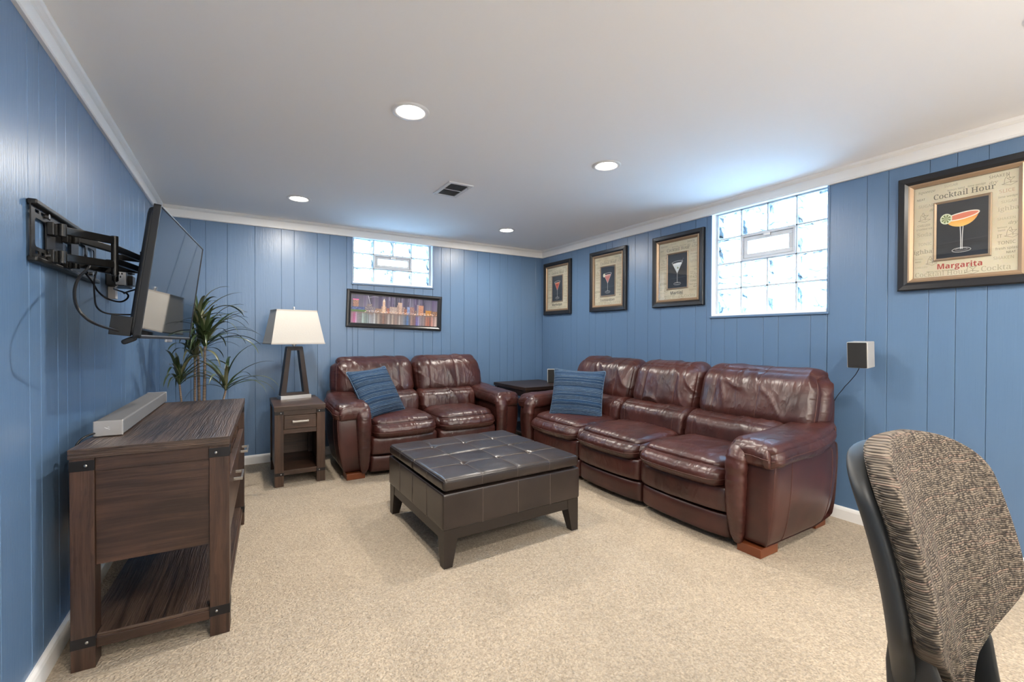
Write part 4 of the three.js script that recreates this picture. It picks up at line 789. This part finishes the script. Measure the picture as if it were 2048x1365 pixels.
{
  const w = 1.0, h = 0.376, t = thing('framed_photo', 'wide black framed photograph of a city at night hanging tilted below the small window', 'picture', [1.381, 1.411, ZB]);
  t.rotation.z = rad(-2.0);
  part('frame', frameG(w, h, [[0, 0], [0, 0.018], [0.006, 0.024], [0.022, 0.026], [0.034, 0.020], [0.040, 0.014], [0.046, 0.014], [0.046, 0.002]]), MAT.frameBlack, t, 'black frame');
  const pw = w - 0.09, ph = h - 0.09;
  part('print', boxG(-pw / 2, -ph / 2, 0.002, pw / 2, ph / 2, 0.006, { r: 0 }), MAT.frameBlack, t);
  part('photo', planeG(pw, ph, 0.0065), std(1, 1, 1, 0.4, { map: canvasTex(1024, 322, (g, W, H) => {
    const r = rng(77), G = g.createLinearGradient(0, 0, 0, H * 0.6); G.addColorStop(0, '#5d5870'); G.addColorStop(0.5, '#6f6a7e'); G.addColorStop(1, '#8a7d88'); g.fillStyle = G; g.fillRect(0, 0, W, H);
    for (let i = 0; i < 60; i++) { const x = r() * W; g.fillStyle = `rgba(${r() < 0.3 ? '60,40,90' : '38,38,52'},0.25)`; g.fillRect(x, 0, 10 + r() * 50, H * 0.55); }
    g.lineCap = 'round';
    for (let i = 0; i < 34; i++) { const x = 380 + r() * 520, y1 = 30 + r() * 110; g.strokeStyle = `rgba(225,225,245,${0.15 + 0.4 * r()})`; g.lineWidth = 1 + r() * 2.5; g.beginPath(); g.moveTo(x, 0); g.lineTo(x + 6 * (r() - 0.5), y1); g.stroke(); }
    g.strokeStyle = 'rgba(240,240,255,0.9)'; g.lineWidth = 4; g.beginPath(); g.moveTo(186, 8); g.lineTo(222, 150); g.stroke(); g.lineWidth = 2; g.beginPath(); g.moveTo(196, 30); g.quadraticCurveTo(250, 6, 300, 14); g.stroke();
    const bld = (x, y, w2, c, lit2) => { g.fillStyle = c; g.fillRect(x, y, w2, 196 - y); for (let yy = y + 5; yy < 190; yy += 6) for (let xx = x + 3; xx < x + w2 - 3; xx += 5) if (r() < 0.62) { g.fillStyle = lit2; g.globalAlpha = 0.15 + 0.45 * r(); g.fillRect(xx - 1, yy - 1, 4.5, 4.5); } g.globalAlpha = 1; };
    bld(20, 62, 62, '#7c5a52', '#f2c89e'); g.fillStyle = '#f26ba8'; g.fillRect(18, 54, 66, 9);
    bld(176, 100, 56, '#6e6266', '#e9d6c2'); bld(150, 128, 110, '#5c5560', '#f0e4da'); bld(270, 146, 80, '#80655a', '#f6cf9e');
    bld(338, 118, 56, '#9a7c6c', '#f8dcb8'); bld(352, 62, 28, '#c9a48a', '#fff0d8'); g.fillStyle = '#efd7bd'; g.beginPath(); g.moveTo(352, 62); g.lineTo(366, 26); g.lineTo(380, 62); g.fill();
    bld(400, 136, 30, '#8a5346', '#f0a078'); bld(432, 116, 92, '#94807a', '#ffe9cf'); bld(530, 60, 50, '#a98878', '#fff2de'); bld(520, 92, 22, '#8a7068', '#f5dcc0'); bld(582, 110, 34, '#7d6a6a', '#f0e0d0');
    bld(606, 130, 60, '#7a4f44', '#f09a6a'); bld(640, 104, 34, '#6a7ba6', '#d8e6ff'); bld(676, 104, 52, '#806060', '#f0c0a0'); bld(762, 76, 82, '#a5705a', '#f8c49a'); g.fillStyle = '#8a7f86'; g.fillRect(762, 70, 20, 126);
    bld(870, 132, 80, '#a06a2c', '#ffd070'); bld(940, 138, 84, '#6a4a3a', '#f6c890'); bld(0, 140, 150, '#33406a', '#a8c4ff'); bld(730, 140, 34, '#5a4a4c', '#e6c8b4'); bld(844, 160, 30, '#6b5550', '#f2d6bc');
    g.fillStyle = '#4f6b3a'; g.fillRect(0, 172, 170, 22); for (let i = 0; i < 420; i++) { const x = 150 + r() * 874, y = 168 + r() * 26; g.globalAlpha = 0.35 + 0.6 * r(); g.fillStyle = ['#f6d9b4', '#ffe9d2', '#e8a878', '#d8e0f0', '#c07a50'][Math.floor(r() * 5)]; g.fillRect(x, y, 3 + r() * 9, 2 + r() * 4); } g.globalAlpha = 1; g.fillStyle = '#2b2a30'; g.fillRect(820, 194, 204, 13);
    const K = g.createLinearGradient(0, 194, 0, H); K.addColorStop(0, '#4d4648'); K.addColorStop(1, '#5b5448'); g.fillStyle = K; g.fillRect(0, 196, W, H - 196);
    const cols = [['#f0a0d0', 0, 30], ['#f050a8', 24, 26], ['#e6c6ee', 48, 22], ['#cfe6f4', 80, 26], ['#bfe8e0', 130, 30], ['#a6dcd8', 164, 20], ['#d6e6f8', 200, 22], ['#cfd8dc', 240, 30], ['#d9c8b4', 296, 22], ['#a06a52', 352, 34], ['#e0d6cc', 410, 22], ['#c8b4a0', 454, 26], ['#d8b0a0', 490, 40], ['#efe6dc', 540, 22], ['#b8c0c8', 580, 20], ['#3a80d8', 626, 38], ['#d8a898', 690, 24], ['#c07868', 720, 20], ['#6a62c8', 750, 20], ['#b8b4e8', 778, 24], ['#e8d0d8', 806, 20], ['#d8ccd8', 836, 18], ['#f08a62', 870, 24], ['#f07a54', 904, 22], ['#f0b4a8', 956, 26], ['#f4dccc', 1000, 18]];
    const rgb = (c) => [1, 3, 5].map((k) => parseInt(c.slice(k, k + 2), 16)), L = cols.map(([c, x, w2]) => [rgb(c), x + w2 / 2]);
    for (let x = 0; x < W; x += 2) {
      let best = 0, second = 1, d0 = 1e9, d1 = 1e9; L.forEach(([, q], k) => { const d = Math.abs(q - x); if (d < d0) { d1 = d0; second = best; d0 = d; best = k; } else if (d < d1) { d1 = d; second = k; } });
      const t = d0 / (d0 + d1 + 1e-6), n1 = tnoise(x / W, 0.3, 150, 2, 201), n2 = tnoise(x / W, 0.7, 40, 2, 203), m = clamp(0.15 + 1.1 * n1 * (0.4 + n2) * (1 - t), 0, 1);
      const c = [0, 1, 2].map((k) => Math.round(mix([70, 62, 66][k], mix(L[best][0][k], L[second][0][k], t), m))), K2 = g.createLinearGradient(0, 196, 0, H), st = 0.05 + 0.3 * tnoise(x / W, 0.1, 60, 2, 205);
      K2.addColorStop(0, 'rgba(120,96,86,0.9)'); K2.addColorStop(st, `rgba(${c},0.75)`); K2.addColorStop(1, `rgba(${c},1)`); g.fillStyle = K2; g.fillRect(x, 196, 2, H - 196);
    }
    for (let i = 0; i < 900; i++) { g.globalAlpha = 0.08 + 0.14 * r(); g.fillStyle = r() < 0.5 ? '#2e2a30' : '#e8dccf'; g.fillRect(r() * W, 198 + r() * 122, 6 + r() * 22, 1.4); }
    g.globalAlpha = 1;
  }) }), t);
}

// ------------------------------------------------------------------ striped cushions
const cushionTex = dataTex(512, 1024, (u, v) => {
  const w = v + 0.010 * (tfbm(u, v, 4, 3, 3, 121) - 0.5) * 2, n = 34, row = Math.floor(w * n), f = w * n - row, k = hash2(row, 3, 9), k2 = hash2(row, 7, 2);
  const line2 = f < 0.20 && k < 0.7 ? 0.35 + 0.65 * k2 : 0, fuzz = 0.75 + 0.5 * tnoise(u, v, 160, 300, 5);
  const b = mix(0.6, 1.25, hash2(row, 11, 5)), base = [0.013 * b, 0.045 * b, 0.105 * b], pale = [0.34, 0.43, 0.47];
  const m = line2 * (0.55 + 0.45 * tnoise(u, w, 20, n * 2, 8));
  return [0, 1, 2].map((i) => mix(base[i], pale[i], m) * fuzz);
});
const cushionBump = dataTex(256, 1024, (u, v) => { const w = v + 0.010 * (tfbm(u, v, 4, 3, 3, 121) - 0.5) * 2; return 0.6 * Math.abs(Math.sin(w * 34 * PI)) + 0.4 * tnoise(u, v, 120, 200, 6); }, { color: false });
MAT.cushion = std(1, 1, 1, 0.9, { map: cushionTex, bumpMap: cushionBump, bumpScale: 0.006, sheen: 0.4, sheenRoughness: 0.5 });
MAT.cushion.sheenColor.setRGB(0.3, 0.4, 0.5);
function cushion(label, S, pos, rot, seed) {
  const t = thing('throw_cushion', label, 'cushion', pos, 0, 'blue striped cushions'); t.rotation.set(...rot, 'YXZ');
  const N = 56, pos2 = [], uv = [], idx = [];
  for (const s of [1, -1]) {
    const o = pos2.length / 3;
    for (let j = 0; j <= N; j++) for (let i = 0; i <= N; i++) {
      const a = Math.sin((i / N * 2 - 1) * PI / 2), b = Math.sin((j / N * 2 - 1) * PI / 2);
      const th = 0.075 * Math.pow(Math.max(0, (1 - a * a) * (1 - b * b)), 0.42), pinch = 0.055;
      let x = a * S / 2 * (1 - pinch * (1 - b * b) * Math.abs(a)), y = b * S / 2 * (1 - pinch * (1 - a * a) * Math.abs(b)), z = s * th;
      z += s * th * 0.09 * pn(x * 11 + seed, y * 11, s) + s * 0.0025 * Math.sin((y / S + 0.01 * pn(x * 5, y * 5, seed)) * 34 * PI) * (th / 0.075);
      y += 0.006 * pn(x * 6 + seed, 3, 1);
      pos2.push(x, y, z); uv.push(a * 0.5 + 0.5, b * 0.5 + 0.5);
    }
    for (let j = 0; j < N; j++) for (let i = 0; i < N; i++) { const p = o + j * (N + 1) + i, q = p + N + 1; if (s > 0) idx.push(p, p + 1, q + 1, p, q + 1, q); else idx.push(p, q + 1, p + 1, p, q, q + 1); }
  }
  const g = new THREE.BufferGeometry(); g.setAttribute('position', new THREE.Float32BufferAttribute(pos2, 3)); g.setAttribute('uv', new THREE.Float32BufferAttribute(uv, 2)); g.setIndex(idx); g.computeVertexNormals();
  part('cover', g, MAT.cushion, t);
  const e = []; for (const [c, d] of [[[-1, -1], [1, -1]], [[1, -1], [1, 1]], [[1, 1], [-1, 1]], [[-1, 1], [-1, -1]]]) for (let i = 0; i < 8; i++) { const a = mix(c[0], d[0], i / 8), b = mix(c[1], d[1], i / 8); e.push([a * S / 2 * (1 - 0.055 * (1 - b * b)), b * S / 2 * (1 - 0.055 * (1 - a * a)) + 0.006 * pn(a * S * 3 + seed, 3, 1), 0]); }
  part('piping', tubeG(e, 0.0035, 120, 6, true), std(0.10, 0.17, 0.26, 0.9), t);
}
cushion('blue striped throw cushion leaning crooked on the loveseat', 0.445, [1.01, 0.662, -3.945], [rad(-30), rad(28), rad(4)], 1.3);
cushion('blue striped throw cushion at the far end of the long sofa', 0.455, [2.52, 0.640, -3.04], [rad(-24), rad(-48), rad(-2)], 4.9);

// ------------------------------------------------------------------ potted dracaena
{
  const t = thing('potted_plant', 'tall potted plant with thin canes and long arching leaves behind the console', 'plant', [-0.27, 0, -3.93]);
  const r = rng(2024);
  part('pot', new THREE.LatheGeometry([[0.0001, 0], [0.115, 0], [0.12, 0.01], [0.15, 0.27], [0.158, 0.275], [0.158, 0.30], [0.146, 0.30], [0.140, 0.26], [0.0001, 0.26]].map(([x, y]) => new THREE.Vector2(x, y)), 40), std(0.05, 0.035, 0.028, 0.5), t, 'dark pot');
  part('soil', new THREE.LatheGeometry([[0.0001, 0.272], [0.08, 0.27], [0.141, 0.262]].map(([x, y]) => new THREE.Vector2(x, y)), 24), std(0.02, 0.014, 0.01, 0.95), t);
  const barkTex = dataTex(64, 512, (u, v) => { const k = 0.6 + 0.4 * Math.abs(Math.sin(v * PI * 40 + 2 * tnoise(u, v, 4, 30, 3))), m = tfbm(u, v, 4, 20, 3, 4); return [0.30 * k * (0.6 + 0.7 * m), 0.22 * k * (0.6 + 0.7 * m), 0.16 * k * (0.6 + 0.7 * m)]; });
  const bark = std(1, 1, 1, 0.8, { map: barkTex });
  const leafTex = (a, b, seed) => dataTex(64, 256, (u, v) => { const m = Math.abs(u - 0.5) * 2, s = tfbm(u, v, 10, 2, 3, seed); const k = clamp(s * 0.9 + 0.25 * gauss(m, 0.15), 0, 1); return [0, 1, 2].map((i) => mix(a[i], b[i], k)); });
  const leafM = [std(1, 1, 1, 0.32, { map: leafTex([0.012, 0.026, 0.010], [0.045, 0.075, 0.026], 3) }), std(1, 1, 1, 0.30, { map: leafTex([0.022, 0.04, 0.014], [0.08, 0.105, 0.04], 7) }), std(1, 1, 1, 0.34, { map: leafTex([0.06, 0.07, 0.03], [0.20, 0.20, 0.11], 9) })];
  function leafG(L, up, droop, w, twist) {          // ribbon with a folded midrib, bending over under its weight
    const n = 14, pos = [], uv = [], idx = []; let x = 0, y = 0, e = up;
    for (let i = 0; i <= n; i++) {
      const s = i / n, hw = w * Math.min(1, 0.45 + s * 2.2) * Math.pow(1 - s, 0.55) + 0.0006, tw = twist * s * s, c = Math.cos(tw), q = Math.sin(tw), f = 0.35 * hw;
      for (const [k, uu] of [[-1, 0], [0, 0.5], [1, 1]]) { const lift = (k ? f : 0), off = k * hw; pos.push(x - Math.sin(e) * (lift * c + off * q), y + Math.cos(e) * (lift * c + off * q), off * c - lift * q); uv.push(uu, s); }
      x += Math.cos(e) * L / n; y += Math.sin(e) * L / n; e -= droop / n * (0.4 + 1.2 * s);
    }
    for (let i = 0; i < n; i++) for (const k of [0, 1]) { const a = i * 3 + k; idx.push(a, a + 3, a + 4, a, a + 4, a + 1); }
    const g = new THREE.BufferGeometry(); g.setAttribute('position', new THREE.Float32BufferAttribute(pos, 3)); g.setAttribute('uv', new THREE.Float32BufferAttribute(uv, 2)); g.setIndex(idx); g.computeVertexNormals(); return g;
  }
  const kinds = []; for (let i = 0; i < 12; i++) kinds.push(leafG(0.36 + 0.12 * r(), rad([82, 74, 66, 60, 52, 46, 40, 34, 28, 70, 55, 44][i]), rad(60 + 55 * r()) + (i > 5 ? 0.3 : 0), 0.0135 + 0.005 * r(), (r() - 0.5) * 1.6));
  const cane = (pts, r0, r1) => { const c = new THREE.CatmullRomCurve3(pts.map((p) => new THREE.Vector3(...p))), g = new THREE.TubeGeometry(c, 30, 1, 8); const P = g.attributes.position, U = g.attributes.uv; for (let i = 0; i < P.count; i++) { const s = U.getX(i), o = c.getPointAt(clamp(s, 0, 1)), v = new THREE.Vector3().fromBufferAttribute(P, i).sub(o).multiplyScalar(mix(r0, r1, s)).add(o); P.setXYZ(i, v.x, v.y, v.z); U.setXY(i, U.getY(i), s); } g.computeVertexNormals(); return part('cane', g, bark, t); };
  const X = (p) => [p[0] + 0.27, p[1], p[2] + 3.93];
  const CR = [ // crown [x, y, z], foot on the soil, leaves, length, thickness
    [[-0.226, 1.075, -3.88], [-0.252, 0.26, -3.93], 30, 1.0, 0.0105], [[-0.290, 0.985, -3.95], [-0.285, 0.26, -3.95], 16, 0.9, 0.009],
    [[-0.372, 0.81, -3.86], [-0.33, 0.26, -3.90], 22, 0.85, 0.008], [[-0.100, 0.752, -3.85], [-0.20, 0.26, -3.90], 20, 0.88, 0.0085], [[-0.278, 1.22, -3.99], [-0.265, 0.26, -3.97], 22, 0.95, 0.010],
  ];
  for (const [c, f, n, len, th] of CR) {
    const C = X(c), F = X(f);
    cane([F, [mix(F[0], C[0], 0.5) + 0.012 * (r() - 0.5), mix(F[1], C[1], 0.5), mix(F[2], C[2], 0.5)], C], th * 1.15, th * 0.75);
    part('sheath', new THREE.ConeGeometry(th * 1.7, 0.09, 10, 1, true).rotateX(PI).translate(C[0], C[1] + 0.02, C[2]), leafM[1], t);
    for (let i = 0; i < n; i++) {
      const k = Math.floor(Math.pow((i + 0.5) / n, 0.8) * 12), ang = i * 2.39996 + r() * 0.6;
      let az = ang; const m = part('leaf', kinds[clamp(k, 0, 11)], leafM[r() < 0.5 ? 0 : r() < 0.72 ? 1 : 2], t);
      let s = len * (0.8 + 0.35 * r());
      // keep clear of the wall on the left
      const wx = c[0] + Math.cos(az) * 0.42 * s; if (wx < XL + 0.03) { az = Math.sin(az) > 0 ? 1.75 : -1.75; s *= 0.9; }
      m.position.set(C[0] + Math.cos(az) * th * 0.6, C[1] + 0.012 - 0.05 * (i / n) + 0.03, C[2] - Math.sin(az) * th * 0.6); m.rotation.y = az; m.scale.setScalar(s);
    }
  }
}

// ------------------------------------------------------------------ office chair
{
  const tex = dataTex(512, 512, (u, v) => {
    const w = v + 0.05 * (tfbm(u, v, 9, 5, 2, 141) - 0.5), n = 40, row = Math.floor(w * n), f = w * n - row, seg = tnoise(u + hash2(((row % n) + n) % n, 1, 3), 0.5, 44, 2, row % n), t = clamp(1.15 * seg + 0.45 * Math.sin(f * PI) + 0.35 * tnoise(u, v, 90, 90, 147) - 0.62, 0, 1);
    const warm = hash2(((row % n) + n) % n, 5, 4) < 0.2 ? 1 : 0; return [mix(0.030, 0.235 + 0.03 * warm, t), mix(0.023, 0.190, t), mix(0.018, 0.145, t)];
  }, { size: 0.17 });
  const bump = dataTex(512, 512, (u, v) => { const w = v + 0.05 * (tfbm(u, v, 9, 5, 2, 141) - 0.5); return 0.65 * Math.abs(Math.sin(w * 40 * PI)) + 0.35 * tnoise(u, v, 90, 90, 147); }, { color: false, size: 0.17 });
  const fabric = std(1, 1, 1, 0.9, { map: tex, bumpMap: bump, bumpScale: 0.004 });
  const shell = std(0.020, 0.022, 0.023, 0.5);
  const t = thing('office_chair', 'office chair with a tweedy brown fabric back and dark plastic shell', 'office chair', [CHAIR.x, 0, CHAIR.z], rad(CHAIR.turn));
  // back in its own frame: y from its lower end, z towards the sitter
  const half = (q, lowW) => mix(lowW, 0.234, sstep(0.12, 0.42, q)) * (q > 0.78 ? Math.sqrt(Math.max(0.02, 1 - Math.pow((q - 0.78) / 0.225, 2.4))) : 1);
  const H = CHAIR.h, curve = (q) => 0.022 * Math.sin(q * PI * 1.15) - 0.03 * q * q;
  const backPart = (name, d, z0, grow, lowW, mat, seg, hollow) => {
    const g = puff({ w: 2, h: 1, d: d, rx: 0.12, ry: 0.04, rz: d * 0.48, seg, along: 'x', face: 2, deform: (p, [a, b, c]) => {
      const q = clamp(p.y + 0.5, 0, 1), hw = half(q, lowW) + grow - (hollow ? 0 : 0.024 * sstep(0.62, 0.95, q)), front = (p.z / d);
      const x = p.x * hw; p.x = x; p.z = p.z + z0 + curve(q) + 1.05 * x * x + (c > 0 ? hollow * 0.010 * gauss(Math.abs(x) / hw - 0.45, 0.16) * sstep(0.85, 0.5, q) : 0); p.y = q * H - (hollow ? 0 : 0.022 * sstep(0.7, 1, q));
    } });
    const m = part(name, g, mat, backG); return m;
  };
  const backG = new THREE.Group(); backG.name = 'back'; t.add(backG); backG.position.set(0, CHAIR.y, CHAIR.bz); backG.rotation.x = rad(-CHAIR.recline);
  backPart('back_pad', 0.050, 0.018, -0.002, 0.055, fabric, [56, 60, 10], 1);
  backPart('back_shell', 0.040, -0.024, 0.002, 0.135, shell, [36, 44, 8], 0);
  for (const s of [-1, 1]) part('side_flange', sweepG([[0.25, 0.140, 0.010], [0.20, 0.136, 0.026], [0.12, 0.128, 0.044], [0.02, 0.120, 0.052], [-0.10, 0.116, 0.052]].map(([y, x, w]) => ({ p: [s * x, y, 0.022], a: [0.010, 0, 0], b: [0, 0, w] })), 18, 3), shell, backG);
  part('spine', sweepG([[0.0, -0.040, 0.03], [-0.03, -0.055, 0.034], [-0.06, -0.060, 0.036], [-0.085, -0.062, 0.036]].map(([y, z, w]) => ({ p: [0, y, z], a: [w, 0, 0], b: [0, 0, 0.012] })), 16, 4), shell, backG);
  part('seat', puff({ w: 0.40, h: 0.085, d: 0.40, rx: 0.07, ry: 0.035, rz: 0.09, seg: [24, 8, 24], deform: (p, [a, b, c]) => { p.y += 0.47 - 0.02 * sstep(0.3, 1, c) + 0.012 * a * a; p.z += 0.15; } }), fabric, t);
  part('seat_pan', boxG(-0.17, 0.40, -0.02, 0.17, 0.43, 0.32, { r: 0.012 }), shell, t);
  part('back_bar', sweepG([[0.40, 0.06], [0.385, -0.10], [0.345, -0.20], [0.315, -0.27], [0.31, -0.315]].map(([y, z], i, l) => { const n = l[Math.min(i + 1, l.length - 1)], p = l[Math.max(i - 1, 0)], d = new THREE.Vector3(0, n[0] - p[0], n[1] - p[1]).normalize(); return { p: [0, y, z], a: [0.035, 0, 0], b: new THREE.Vector3(0, -d.z, d.y).multiplyScalar(0.010) }; }), 16, 4), shell, t);
  part('gas_lift', merged(new THREE.CylinderGeometry(0.022, 0.022, 0.22, 20).translate(0, 0.30, 0), new THREE.CylinderGeometry(0.030, 0.034, 0.16, 20).translate(0, 0.17, 0)), shell, t);
  for (let i = 0; i < 5; i++) {
    const a = i * 2 * PI / 5 + 0.3, c = Math.cos(a), s = Math.sin(a);
    const leg = part('base_leg', sweepG([[0.02, 0.115, 0.026, 0.022], [0.15, 0.10, 0.020, 0.017], [0.28, 0.078, 0.015, 0.012]].map(([q, y, w, h]) => ({ p: [c * q, y, s * q], a: [-s * w, 0, c * w], b: [0, h, 0] })), 14, 3), shell, t);
    part('caster', merged(...[-0.013, 0.013].map((o) => new THREE.CylinderGeometry(0.027, 0.027, 0.018, 20).rotateX(PI / 2).rotateY(-a + 0.5).translate(c * 0.275 - s * o, 0.027, s * 0.275 + c * o)), new THREE.CylinderGeometry(0.006, 0.006, 0.06, 10).translate(c * 0.275, 0.052, s * 0.275)), shell, leg);
  }
}

renderer.render(scene, camera);
